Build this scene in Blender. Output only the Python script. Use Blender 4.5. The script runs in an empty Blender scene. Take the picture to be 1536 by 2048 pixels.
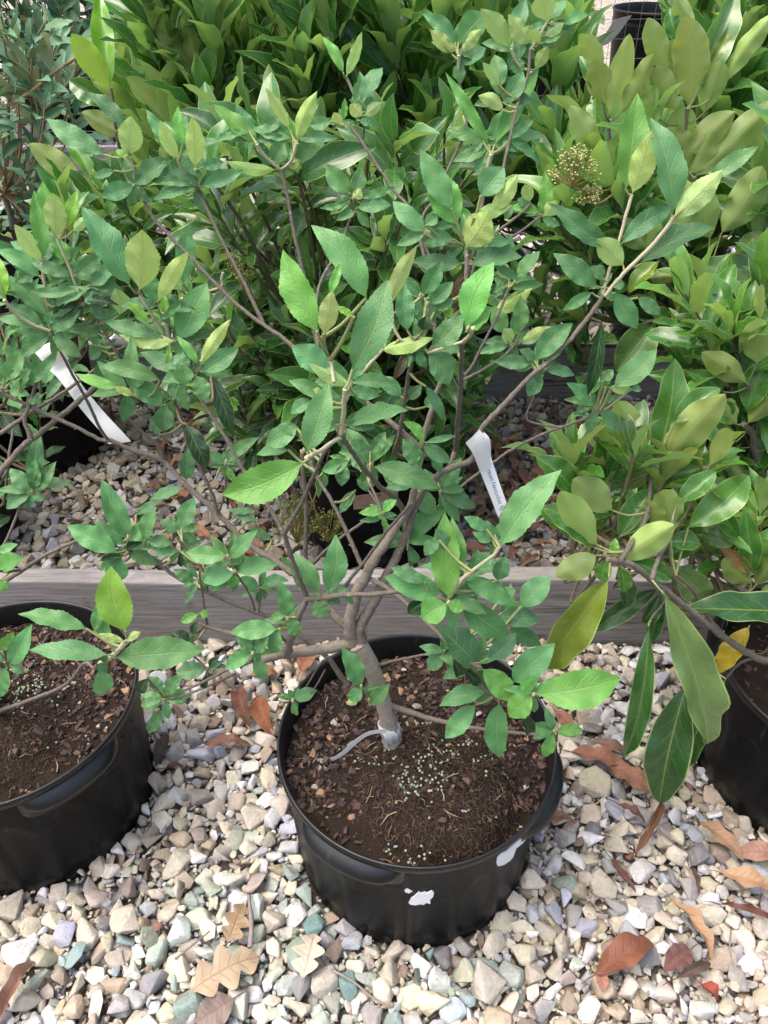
import bpy, bmesh, math, random
import numpy as np
from mathutils import Vector, Matrix, noise as mnoise
R = math.radians
random.seed(11); RNG = np.random.default_rng(11)
scene = bpy.context.scene
COL = scene.collection

# ------------------------------------------------------------------ camera, sky, sun, exposure
CAM_H, PITCH, FPX = 1.33, R(38.3), 1650.0      # photo is 1536 x 2048 px
cam_d = bpy.data.cameras.new("camera")
cam = bpy.data.objects.new("camera", cam_d); COL.objects.link(cam)
cam.location = (0, 0, CAM_H); cam.rotation_euler = (math.pi/2 - PITCH, 0, 0)
cam_d.sensor_fit = 'VERTICAL'; cam_d.sensor_height = 36.0; cam_d.sensor_width = 27.0
cam_d.lens = FPX/2048*36.0; cam_d.clip_start = 0.02; cam_d.clip_end = 400
scene.camera = cam

SUN_EL, SUN_AZ = R(68), R(262)                 # high and soft, from the left
world = bpy.data.worlds.new("World"); scene.world = world; world.use_nodes = True
wn = world.node_tree.nodes; wl = world.node_tree.links
bg = wn["Background"]; sky = wn.new("ShaderNodeTexSky"); sky.sky_type = 'NISHITA'
sky.sun_disc = False; sky.sun_elevation = SUN_EL; sky.sun_rotation = SUN_AZ
sky.air_density = 1.0; sky.dust_density = 6.0; sky.ozone_density = 0.6
wl.new(sky.outputs[0], bg.inputs[0]); bg.inputs[1].default_value = 0.15
sd = bpy.data.lights.new("sun", 'SUN'); sun = bpy.data.objects.new("sun", sd); COL.objects.link(sun)
sd.energy = 0.95; sd.angle = R(55); sd.color = (1.0, 0.96, 0.9)
sdir = Vector((math.sin(SUN_AZ)*math.cos(SUN_EL), math.cos(SUN_AZ)*math.cos(SUN_EL), math.sin(SUN_EL)))
sun.rotation_euler = sdir.to_track_quat('Z', 'Y').to_euler()
scene.view_settings.view_transform = 'Standard'; scene.view_settings.look = 'None'
scene.view_settings.exposure = 1.22; scene.view_settings.gamma = 1.0
scene.cycles.max_bounces = 8; scene.cycles.transparent_max_bounces = 8
try: scene.cycles.use_denoising = True
except Exception: pass

# ------------------------------------------------------------------ geometry helpers
SP, CP = math.sin(PITCH), math.cos(PITCH)
CAMP = np.array([0, 0, CAM_H])
def ray(x, y):
    u = (x-768)/FPX; v = (y-1024)/FPX
    return np.array([u, CP - v*SP, -SP - v*CP])
def P(x, y, Y):                                  # a photo pixel taken at the forward distance Y
    r = ray(x, y); return CAMP + r*(Y/r[1])
def PZ(x, y, z):                                 # a photo pixel taken at the height z
    r = ray(x, y); return CAMP + r*((z-CAM_H)/r[2])
def zc(p): return p[1]*CP - (p[2]-CAM_H)*SP      # depth along the view axis
def px(p, n): return n/FPX*zc(p)                 # n photo pixels in metres at p

def nrm(a): return a/np.maximum(np.linalg.norm(a, axis=-1, keepdims=True), 1e-9)

def link(o, parent=None):
    COL.objects.link(o)
    if parent is not None: o.parent = parent
    return o
def origin_of(o):
    v = np.zeros(3)
    while o is not None: v += np.array(o.location); o = o.parent
    return v
def tag(o, label=None, cat=None, group=None, kind=None):
    if label: o["label"] = label
    if cat: o["category"] = cat
    if group: o["group"] = group
    if kind: o["kind"] = kind
    return o
def empty(name, loc, label, cat, group=None):
    o = bpy.data.objects.new(name, None); o.location = tuple(float(c) for c in loc); o.empty_display_size = .05
    link(o); return tag(o, label, cat, group)

class MB:
    """collects vertices, faces and per-vertex data, then links them as one mesh object"""
    def __init__(s): s.v = []; s.f = []; s.uv = []; s.c1 = []; s.c2 = []; s.n = 0
    def add(s, v, f, c1=(1,1,1), c2=None, uv=None):
        v = np.asarray(v, float).reshape(-1, 3); k = len(v)
        s.v.append(v); s.f.append((np.asarray(f, np.int64) + s.n)); s.n += k
        c1 = np.asarray(c1, float); s.c1.append(np.broadcast_to(c1, (k, 3)) if c1.ndim == 1 else c1)
        c2 = c1 if c2 is None else np.asarray(c2, float); s.c2.append(np.broadcast_to(c2, (k, 3)) if c2.ndim == 1 else c2)
        s.uv.append(np.zeros((k, 2)) if uv is None else np.asarray(uv, float))
    def build(s, name, mat, parent=None, smooth=True, origin=None):
        if not s.v: return None
        v = np.concatenate(s.v)
        if origin is None: origin = origin_of(parent) if parent is not None else np.zeros(3)
        me = bpy.data.meshes.new(name)
        loops = np.concatenate([f.reshape(-1) for f in s.f])
        tot = np.concatenate([np.full(len(f), f.shape[1]) for f in s.f])
        start = np.concatenate([[0], np.cumsum(tot)[:-1]])
        me.vertices.add(len(v)); me.vertices.foreach_set("co", (v-origin).astype(np.float32).ravel())
        me.loops.add(len(loops)); me.loops.foreach_set("vertex_index", loops.astype(np.int32))
        me.polygons.add(len(tot)); me.polygons.foreach_set("loop_start", start.astype(np.int32)); me.polygons.foreach_set("loop_total", tot.astype(np.int32))
        me.polygons.foreach_set("use_smooth", np.full(len(tot), bool(smooth)))
        me.update(calc_edges=True)
        for nm, arr in (("Col", s.c1), ("Col2", s.c2)):
            a = me.attributes.new(nm, 'FLOAT_COLOR', 'POINT')
            c = np.ones((len(v), 4), np.float32); c[:, :3] = np.concatenate(arr)
            a.data.foreach_set("color", c.ravel())
        uvs = np.concatenate(s.uv)
        if uvs.any():
            ul = me.uv_layers.new(name="UVMap"); ul.data.foreach_set("uv", uvs[loops].astype(np.float32).ravel())
        me.validate(); me.materials.append(mat)
        o = bpy.data.objects.new(name, me)
        if parent is None: o.location = tuple(float(c) for c in origin)
        return link(o, parent)

def grid_faces(r, c, base=0):
    i, j = np.meshgrid(np.arange(r-1), np.arange(c-1), indexing='ij'); a = (i*c+j).ravel()+base
    return np.stack([a, a+1, a+c+1, a+c], 1)
def catmull(pts, rad, step):
    pts = np.asarray(pts, float); rad = np.asarray(rad, float)
    if len(pts) < 2: return pts, rad
    e = np.concatenate([[2*pts[0]-pts[1]], pts, [2*pts[-1]-pts[-2]]]); op = []; orr = []
    for i in range(len(pts)-1):
        p0, p1, p2, p3 = e[i:i+4]; n = max(2, int(np.linalg.norm(p2-p1)/step))
        for t in np.linspace(0, 1, n, endpoint=False):
            op.append(.5*((2*p1)+(-p0+p2)*t+(2*p0-5*p1+4*p2-p3)*t*t+(-p0+3*p1-3*p2+p3)*t**3)); orr.append(rad[i]*(1-t)+rad[i+1]*t)
    op.append(pts[-1]); orr.append(rad[-1]); return np.array(op), np.array(orr)
def tube(mb, pts, rad, sides=7, col=(1,1,1), rough=0.0, flat=None):
    pts = np.asarray(pts, float); rad = np.broadcast_to(np.asarray(rad, float), (len(pts),)).copy()
    t = nrm(np.gradient(pts, axis=0)); ref = np.array([.31, .17, .93]) if abs(t[0][2]) < .9 else np.array([1., .1, 0])
    nx = []; r0 = ref
    for i in range(len(pts)):
        r0 = r0 - t[i]*np.dot(r0, t[i]); r0 = r0/max(np.linalg.norm(r0), 1e-9); nx.append(r0)
    nx = np.array(nx); ny = np.cross(t, nx)
    a = np.linspace(0, 2*math.pi, sides, endpoint=False)
    rr = rad[:, None]*(1 + (RNG.uniform(-rough, rough, (len(pts), sides)) if rough else 0))
    v = pts[:, None, :] + rr[..., None]*(np.cos(a)[None, :, None]*nx[:, None, :] + np.sin(a)[None, :, None]*ny[:, None, :])
    n = len(pts); f = []
    i, j = np.meshgrid(np.arange(n-1), np.arange(sides), indexing='ij'); i = i.ravel(); j = j.ravel(); j2 = (j+1) % sides
    f = np.stack([i*sides+j, i*sides+j2, (i+1)*sides+j2, (i+1)*sides+j], 1)
    uv = np.stack(np.broadcast_arrays((a/6.2832)[None, :], np.linspace(0, 1, n)[:, None]), -1).reshape(-1, 2)
    mb.add(v.reshape(-1, 3), f, col, uv=uv)
    for end, k in ((0, 0), (1, n-1)):            # caps
        idx = np.arange(sides); b = k*sides
        cv = np.concatenate([v[k], pts[k:k+1] + (t[k]*rad[k]*.5*(1 if end else -1))])
        tri = np.stack([idx, (idx+1) % sides, np.full(sides, sides)], 1)
        mb.add(cv, tri if end else tri[:, ::-1], col)

# ------------------------------------------------------------------ materials
def newmat(name):
    m = bpy.data.materials.new(name); m.use_nodes = True
    return m, m.node_tree.nodes, m.node_tree.links, m.node_tree.nodes["Principled BSDF"]
class N:
    """tiny node helper"""
    def __init__(s, nodes, links): s.n = nodes; s.l = links
    def put(s, sock, v):
        if hasattr(v, "is_output") or isinstance(v, bpy.types.NodeSocket): s.l.new(v, sock)
        else: sock.default_value = v
    def math(s, op, a, b=0.0, c=None):
        q = s.n.new("ShaderNodeMath"); q.operation = op; s.put(q.inputs[0], a); s.put(q.inputs[1], b)
        if c is not None: s.put(q.inputs[2], c)
        return q.outputs[0]
    def mix(s, f, a, b, mode='MIX'):
        q = s.n.new("ShaderNodeMix"); q.data_type = 'RGBA'; q.blend_type = mode; q.clamp_factor = True
        s.put(q.inputs[0], f); s.put(q.inputs[6], a); s.put(q.inputs[7], b); return q.outputs[2]
    def noise(s, scale, detail=3, rough=.5, vec=None, w=None):
        q = s.n.new("ShaderNodeTexNoise"); q.inputs["Scale"].default_value = scale; q.inputs["Detail"].default_value = detail; q.inputs["Roughness"].default_value = rough
        if vec is not None: s.l.new(vec, q.inputs["Vector"])
        return q.outputs["Fac"]
    def ramp(s, f, stops):
        q = s.n.new("ShaderNodeValToRGB"); e = q.color_ramp.elements
        while len(e) < len(stops): e.new(.5)
        for k, (p, c) in zip(e, stops): k.position = p; k.color = (*c, 1) if len(c) == 3 else c
        s.put(q.inputs[0], f); return q.outputs[0]
    def attr(s, nm):
        q = s.n.new("ShaderNodeAttribute"); q.attribute_name = nm; return q.outputs["Color"]
    def bump(s, h, strength, dist, normal=None):
        q = s.n.new("ShaderNodeBump"); q.inputs["Strength"].default_value = strength; q.inputs["Distance"].default_value = dist
        s.put(q.inputs["Height"], h)
        if normal is not None: s.l.new(normal, q.inputs["Normal"])
        return q.outputs[0]
    def sep(s, v):
        q = s.n.new("ShaderNodeSeparateXYZ"); s.l.new(v, q.inputs[0]); return q.outputs
    def coord(s, w="Object"): return s.n.new("ShaderNodeTexCoord").outputs[w]
    def smooth(s, x, lo, hi):
        q = s.n.new("ShaderNodeMapRange"); q.interpolation_type = 'SMOOTHSTEP'; s.put(q.inputs[0], x)
        q.inputs[1].default_value = lo; q.inputs[2].default_value = hi; q.inputs[3].default_value = 0; q.inputs[4].default_value = 1
        return q.outputs[0]

def leaf_material(name, rough, spec, nveins, slope, veincol, veinamt, edge, edgecol, bump, transl, coat=0.0, latamt=.5):
    m, n, l, b = newmat(name); h = N(n, l)
    uv = h.sep(h.coord("UV")); u, v = uv[0], uv[1]
    au = h.math('ABSOLUTE', h.math('SUBTRACT', u, .5)); au2 = h.math('MULTIPLY', au, 2.0)    # 0 midrib .. 1 margin
    pos = h.coord("Object")
    wob = h.math('MULTIPLY', h.math('SUBTRACT', h.noise(90, 2, vec=pos), .5), .05)
    mid = h.math('SUBTRACT', 1.0, h.smooth(au2, .012, .06))
    curve = h.math('POWER', au2, .75)
    ph = h.math('FRACT', h.math('MULTIPLY', h.math('ADD', h.math('SUBTRACT', v, h.math('MULTIPLY', curve, slope)), wob), nveins))
    dv = h.math('ABSOLUTE', h.math('SUBTRACT', ph, .5))
    lat = h.math('MULTIPLY', h.math('SUBTRACT', 1.0, h.smooth(dv, .012, .075)), h.math('SUBTRACT', 1.0, h.smooth(au2, .35, .92)))
    fine = h.n.new("ShaderNodeTexVoronoi"); fine.feature = 'DISTANCE_TO_EDGE'; fine.inputs["Scale"].default_value = 420; l.new(pos, fine.inputs["Vector"])
    top = h.attr("Col"); und = h.attr("Col2")
    mott = h.math('ADD', .82, h.math('MULTIPLY', h.noise(60, 3, vec=pos), .36))
    mo = h.n.new("ShaderNodeCombineColor"); [l.new(mott, mo.inputs[k]) for k in range(3)]
    topc = h.mix(1.0, top, mo.outputs[0], 'MULTIPLY')
    veinc = h.mix(veincol[3], topc, (*veincol[:3], 1))
    vf = h.math('MULTIPLY', h.math('MAXIMUM', mid, h.math('MULTIPLY', lat, latamt)), veinamt)
    topc = h.mix(vf, topc, veinc)
    undc = h.mix(h.math('MULTIPLY', vf, .6), und, h.mix(.5, und, (.5, .55, .28, 1)))
    topc = h.mix(h.math('MULTIPLY', h.smooth(h.noise(48, 4, .7, pos), .70, .76), .6), topc, (.13, .10, .035, 1))
    geo = n.new("ShaderNodeNewGeometry")
    c = h.mix(geo.outputs["Backfacing"], topc, undc)
    if edge > 0:
        c = h.mix(h.math('MULTIPLY', h.smooth(au2, 1-edge, 1-edge*.35), .75), c, (*edgecol, 1))
    l.new(c, b.inputs["Base Color"])
    rr = h.math('ADD', rough, h.math('MULTIPLY', h.math('SUBTRACT', h.noise(140, 2, vec=pos), .5), .25))
    rr = h.math('ADD', rr, h.math('MULTIPLY', geo.outputs["Backfacing"], .25))
    l.new(rr, b.inputs["Roughness"]); b.inputs["Specular IOR Level"].default_value = spec
    if coat: b.inputs["Coat Weight"].default_value = coat; b.inputs["Coat Roughness"].default_value = .18
    hh = h.math('ADD', h.math('MULTIPLY', h.math('MAXIMUM', mid, h.math('MULTIPLY', lat, .8)), -1.0), h.math('MULTIPLY', h.smooth(fine.outputs[0], 0, .25), .2))
    hh = h.math('ADD', hh, h.math('MULTIPLY', h.noise(110, 2, vec=pos), .9))
    nb = h.bump(hh, bump, .0012); l.new(nb, b.inputs["Normal"])
    tr = n.new("ShaderNodeBsdfTranslucent"); l.new(h.mix(.55, c, h.mix(1.0, c, (1.15, 1.3, .6, 1), 'MULTIPLY')), tr.inputs[0]); l.new(nb, tr.inputs["Normal"])
    mx = n.new("ShaderNodeMixShader"); mx.inputs[0].default_value = transl
    l.new(b.outputs[0], mx.inputs[1]); l.new(tr.outputs[0], mx.inputs[2]); l.new(mx.outputs[0], n["Material Output"].inputs[0])
    return m
M = {}
M['leaf'] = leaf_material("viburnum_leaf", .43, .5, 6.3, .25, (.34, .48, .18, .6), .85, .035, (.22, .34, .10), .6, .28, latamt=.85)
M['gloss'] = leaf_material("glossy_leaf", .27, .6, 7.3, .22, (.36, .46, .12, .55), .9, .085, (.40, .52, .17), .2, .30, coat=.4, latamt=.35)
M['dull'] = leaf_material("dull_leaf", .6, .3, 7, .15, (.3, .38, .2, .5), .5, 0, (0, 0, 0), .3, .15)
M['dead'] = leaf_material("dead_leaf", .55, .35, 8, .16, (.30, .17, .09, .6), .6, 0, (0, 0, 0), .8, .06)

def attr_mat(name, rough, nscale, namt, bump, bscale=None, spec=.4, bdist=.002, spots=None):
    m, n, l, b = newmat(name); h = N(n, l); pos = h.coord("Object")
    a = h.attr("Col"); f = h.math('ADD', 1-namt, h.math('MULTIPLY', h.noise(nscale, 5, .6, pos), 2*namt))
    cc = n.new("ShaderNodeCombineColor"); [l.new(f, cc.inputs[k]) for k in range(3)]
    c = h.mix(1.0, a, cc.outputs[0], 'MULTIPLY')
    if spots: c = h.mix(h.smooth(h.noise(spots[0], 3, .6, pos), spots[1], spots[1]+.08), c, (*spots[2], 1))
    l.new(c, b.inputs["Base Color"]); b.inputs["Roughness"].default_value = rough; b.inputs["Specular IOR Level"].default_value = spec
    l.new(h.bump(h.noise(bscale or nscale*2, 5, .65, pos), bump, bdist), b.inputs["Normal"])
    return m
M['stone'] = attr_mat("limestone_gravel", .75, 85, .34, .8, 190, .3, .004, spots=(70, .64, (.38, .31, .22)))
M['bark'] = attr_mat("grey_brown_bark", .8, 190, .55, .9, 330, .25, .0015, spots=(240, .64, (.36, .31, .26)))
M['stem'] = attr_mat("young_downy_stem", .8, 500, .25, .4, 900, .2, .0006)
M['chip'] = attr_mat("bark_chip", .7, 120, .35, .7, 220, .35, .0015)
M['root'] = attr_mat("root_fibre", .8, 100, .3, .2, 300, .2)
M['pellet'] = attr_mat("pellet", .45, 300, .1, .1, 500, .5)
M['bud'] = attr_mat("flower_bud", .6, 300, .2, .2, 500, .3)
M['dirt'] = attr_mat("fine_dirt", .95, 45, .45, 1.0, 120, .15, .006)
def thin_white():
    m = attr_mat("plastic_label", .45, 30, .03, .05, 60, .4); n = m.node_tree.nodes; l = m.node_tree.links; b = n["Principled BSDF"]
    t = n.new("ShaderNodeBsdfTranslucent"); a = n.new("ShaderNodeAttribute"); a.attribute_name = "Col"; l.new(a.outputs["Color"], t.inputs[0]); x = n.new("ShaderNodeMixShader"); x.inputs[0].default_value = .35
    l.new(b.outputs[0], x.inputs[1]); l.new(t.outputs[0], x.inputs[2]); l.new(x.outputs[0], n["Material Output"].inputs[0]); return m
M['paper'] = thin_white()
M['ink'] = attr_mat("ink", .6, 100, .2, 0, 100)
M['wire'] = attr_mat("wire", .45, 20, .2, 0, 100, .5)

def pot_material(spec):
    m, n, l, b = newmat("black_plastic"); h = N(n, l); pos = h.coord("Object")
    mp = n.new("ShaderNodeMapping"); mp.inputs["Scale"].default_value = (1, 1, .12); l.new(pos, mp.inputs[0])
    st = h.noise(60, 4, .6, mp.outputs[0]); dust = h.noise(9, 5, .65, pos); sp = h.noise(330, 2, .5, pos)
    c = h.mix(h.smooth(dust, .45, .8), (.004, .0045, .0055, 1), (.009, .009, .010, 1))
    c = h.mix(h.math('MULTIPLY', h.smooth(st, .62, .72), .35), c, (.05, .05, .052, 1))
    c = h.mix(h.smooth(sp, .735, .76), c, (.13, .125, .115, 1))
    z = h.sep(pos)[2]; mud = h.math('MULTIPLY', h.math('SUBTRACT', 1, h.smooth(z, .0, .07)), h.smooth(h.noise(26, 4, .6, pos), .42, .72))
    c = h.mix(h.math('MULTIPLY', mud, .5), c, (.12, .10, .075, 1))
    l.new(c, b.inputs["Base Color"])
    l.new(h.math('ADD', .27, h.math('MULTIPLY', dust, .26)), b.inputs["Roughness"]); b.inputs["Specular IOR Level"].default_value = spec
    l.new(h.bump(h.math('ADD', st, h.math('MULTIPLY', dust, 2)), .12, .002), b.inputs["Normal"]); return m
M['pot'] = pot_material(.12); M['rim'] = pot_material(.55)
def wood_material():
    m, n, l, b = newmat("weathered_timber"); h = N(n, l); pos = h.coord("Object")
    mp = n.new("ShaderNodeMapping"); mp.inputs["Scale"].default_value = (2.6, 34, 34); l.new(pos, mp.inputs[0])
    g = h.noise(3.0, 6, .65, mp.outputs[0]); big = h.noise(1.4, 3, .5, pos)
    wv = n.new("ShaderNodeTexWave"); wv.wave_type = 'BANDS'; wv.bands_direction = 'Z'; wv.inputs["Scale"].default_value = 16; wv.inputs["Distortion"].default_value = 9; wv.inputs["Detail"].default_value = 4
    mp2 = n.new("ShaderNodeMapping"); mp2.inputs["Scale"].default_value = (.35, 1.5, 1.5); l.new(pos, mp2.inputs[0]); l.new(mp2.outputs[0], wv.inputs["Vector"])
    f = h.math('ADD', h.math('MULTIPLY', g, .92), h.math('MULTIPLY', wv.outputs["Fac"], .07))
    c = h.ramp(f, [(.2, (.14, .125, .115)), (.42, (.235, .22, .21)), (.6, (.31, .295, .29)), (.85, (.40, .39, .39))])
    c = h.mix(h.math('MULTIPLY', h.smooth(big, .45, .7), .45), c, (.15, .115, .09, 1))
    mp3 = n.new("ShaderNodeMapping"); mp3.inputs["Scale"].default_value = (.9, 30, 30); l.new(pos, mp3.inputs[0]); ck = h.noise(2.2, 3, .5, mp3.outputs[0])
    crack = h.math('SUBTRACT', 1, h.smooth(h.math('ABSOLUTE', h.math('SUBTRACT', ck, .5)), .004, .016)); crack = h.math('MULTIPLY', crack, h.smooth(h.noise(2.6, 2, .5, pos), .5, .6))
    c = h.mix(h.math('MULTIPLY', crack, .8), c, (.03, .025, .022, 1)); c = h.mix(h.math('MULTIPLY', h.smooth(h.noise(14, 5, .7, pos), .55, .72), .4), c, (.11, .09, .075, 1))
    f = h.math('SUBTRACT', f, h.math('MULTIPLY', crack, .5))
    l.new(c, b.inputs["Base Color"]); b.inputs["Roughness"].default_value = .85; b.inputs["Specular IOR Level"].default_value = .25
    l.new(h.bump(f, .6, .004), b.inputs["Normal"]); return m
M['wood'] = wood_material()
def ground_material():
    m, n, l, b = newmat("gravel_ground"); h = N(n, l); pos = h.coord("Object")
    v = n.new("ShaderNodeTexVoronoi"); v.inputs["Scale"].default_value = 24; l.new(pos, v.inputs["Vector"])
    d = n.new("ShaderNodeTexVoronoi"); d.feature = 'DISTANCE_TO_EDGE'; d.inputs["Scale"].default_value = 24; l.new(pos, d.inputs["Vector"])
    hue = h.sep(v.outputs["Color"])[0]
    st = h.ramp(hue, [(.0, (.30, .25, .19)), (.35, (.48, .40, .30)), (.6, (.36, .33, .31)), (.85, (.55, .49, .40))])
    st = h.mix(h.smooth(d.outputs[0], .0, .1), (.05, .04, .03, 1), st)
    near = h.mix(h.noise(30, 5, .6, pos), (.05, .043, .034, 1), (.19, .16, .125, 1))
    y = h.sep(pos)[1]
    l.new(h.mix(h.smooth(y, 4.0, 6.0), near, st), b.inputs["Base Color"]); b.inputs["Roughness"].default_value = .9
    l.new(h.bump(h.noise(80, 5, .7, pos), .8, .01), b.inputs["Normal"]); return m
M['ground'] = ground_material()
M['white'] = attr_mat("white_paint", .55, 60, .06, .3, 200, .4)
# ------------------------------------------------------------------ leaves: one batch of curved, folded, toothed blades
def leaf_shape(t, kind):
    if kind == 'ovate':      # pointed, widest below the middle
        a, bb = .82, 1.02
    elif kind == 'obovate':  # glossy leaves, widest past the middle
        a, bb = 1.0, .62
    elif kind == 'lance':
        a, bb = .8, .85
    else:                    # elliptic
        a, bb = .75, .8
    s = np.clip((t-.05)/.95, 0, 1); pk = a/(a+bb); w = (s**a)*((1-s)**bb)/((pk**a)*((1-pk)**bb))
    return np.maximum(w, np.where(t < .07, .035, 0.0))
def leaves(mb, Bs, Ts, Ws, Ns, top, und, kind='ovate', rows=15, cols=7, fold=.3, arch=.06, wave=.02, teeth=0, curl=None, twist=.42):
    Bs, Ts, Ns = (np.asarray(a, float) for a in (Bs, Ts, Ns)); Ws = np.asarray(Ws, float); n = len(Bs)
    if n == 0: return
    a = Ts-Bs; L = np.linalg.norm(a, axis=1); ad = a/L[:, None]
    Ns = nrm(Ns - ad*np.sum(Ns*ad, 1)[:, None]); S = np.cross(ad, Ns)
    t = np.linspace(0, 1, rows); x = np.linspace(-1, 1, cols)
    hw = leaf_shape(t, kind)[None, :]*Ws[:, None]*.5                       # n, rows
    asym = RNG.uniform(.92, 1.08, (n, 1, 2)); ed = np.abs(x)
    side = np.where(x[None, None, :] < 0, asym[..., :1], asym[..., 1:])
    X = hw[:, :, None]*x[None, None, :]*side
    if teeth:
        tooth = ((t*teeth) % 1.0); tooth = np.where((t > .1) & (t < .97), tooth-.5, 0)
        X = X*(1 + .12*tooth[None, :, None]*(ed[None, None, :] > .95))
    fo = (np.broadcast_to(np.asarray(fold, float), (n,))*RNG.uniform(.55, 1.45, n))[:, None, None]
    Z = np.abs(X)*np.sin(fo) ; X = X*np.cos(fo)
    ar = (np.broadcast_to(np.asarray(arch, float), (n,))*RNG.uniform(.4, 1.6, n))[:, None]*L[:, None]
    zc_ = ar*(4*t*(1-t))[None, :]
    if curl is not None:                                                   # tip rolls back
        cu = np.asarray(curl, float)[:, None]*L[:, None]; zc_ = zc_ - cu*np.clip((t-.6)/.4, 0, 1)[None, :]**2
    ph = RNG.uniform(0, 6.28, (n, 2)); fr = RNG.uniform(2.0, 3.6, n)
    wv = wave*L[:, None, None]*ed[None, None, :]**1.5*np.sin(fr[:, None, None]*6.28*t[None, :, None]+np.where(x[None, None, :] < 0, ph[:, :1, None], ph[:, 1:, None]))
    bend = RNG.normal(0, .035, n)[:, None]*L[:, None]*np.sin(math.pi*t)[None, :]   # sideways sweep
    tw = RNG.uniform(-twist, twist, n)[:, None]*t[None, :]; ct, st = np.cos(tw)[..., None], np.sin(tw)[..., None]
    Zt = Z + wv*np.minimum(1, 6*t*(1-t))[None, :, None]
    X2 = X*ct - Zt*st; Z2 = X*st + Zt*ct + zc_[..., None]
    V = (Bs[:, None, None, :] + a[:, None, None, :]*t[None, :, None, None] + S[:, None, None, :]*(X2+bend[..., None])[..., None] + Ns[:, None, None, :]*Z2[..., None])
    uv = np.stack(np.broadcast_arrays((x*.5+.5)[None, :], t[:, None]), -1).reshape(-1, 2)
    gf = grid_faces(rows, cols); k = rows*cols
    F = (gf[None] + (np.arange(n)*k)[:, None, None]).reshape(-1, 4)
    rep = lambda c: np.repeat(np.asarray(c, float), k, axis=0)
    mb.add(V.reshape(-1, 3), F, rep(top), rep(und), np.tile(uv, (n, 1)))

# ------------------------------------------------------------------ ground
def plane(name, x0, x1, y0, y1, z, mat):
    mb = MB(); mb.add([[x0, y0, z], [x1, y0, z], [x1, y1, z], [x0, y1, z]], [[0, 1, 2, 3]]); return mb.build(name, mat)
g = plane("ground", -80, 80, -20, 160, -.012, M['ground']); tag(g, "bare brown earth below the gravel of the nursery yard", "ground", kind="structure")

# ------------------------------------------------------------------ timber edging: boards on edge
def solid_box(mb, lo, hi, bev=.004, seg=12):
    bm = bmesh.new(); bmesh.ops.create_cube(bm, size=1)
    for v in bm.verts: v.co = Vector([(lo[k]+hi[k])/2 + v.co[k]*(hi[k]-lo[k]) for k in range(3)])
    bmesh.ops.bevel(bm, geom=bm.edges[:], offset=bev, segments=2, affect='EDGES', profile=.6)
    bmesh.ops.subdivide_edges(bm, edges=[e for e in bm.edges if abs((e.verts[0].co-e.verts[1].co).x) > .3], cuts=seg, use_grid_fill=True)
    bmesh.ops.triangulate(bm, faces=[f for f in bm.faces if len(f.verts) != 4 and len(f.verts) != 3])
    bm.verts.index_update(); v = np.array([q.co[:] for q in bm.verts])
    for n_ in (3, 4):
        f = [[q.index for q in fc.verts] for fc in bm.faces if len(fc.verts) == n_]
        if f: mb.add(v if n_ == 3 or not mb.n else v, f)
    bm.free()
BEAM_Y = (1.222, 2.262, 4.45)
def beam(i, x0, x1, y, label):
    mb = MB(); solid_box(mb, (x0, y, -.01), (x1, y+.042, .184)); v = mb.v
    for k in range(len(v)):
        w = v[k]; w[:, 2] += .003*np.sin(w[:, 0]*5+i)+.002*np.sin(w[:, 0]*17); w[:, 1] += .003*np.sin(w[:, 0]*3.3+i)
    o = mb.build("timber_edging", M['wood'], origin=np.array([0, y, 0]), smooth=False)
    return tag(o, label, "timber edging", "timber boards edging the gravel beds")
beam(0, -1.7, 1.7, BEAM_Y[0], "weathered grey board on edge close behind the front row of black pots")
beam(1, -2.6, 2.6, BEAM_Y[1], "dim weathered board across the gravel in the shade below the glossy shrubs")
beam(2, -4.6, 4.6, BEAM_Y[2], "grey board at the foot of the wire fence")

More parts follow.
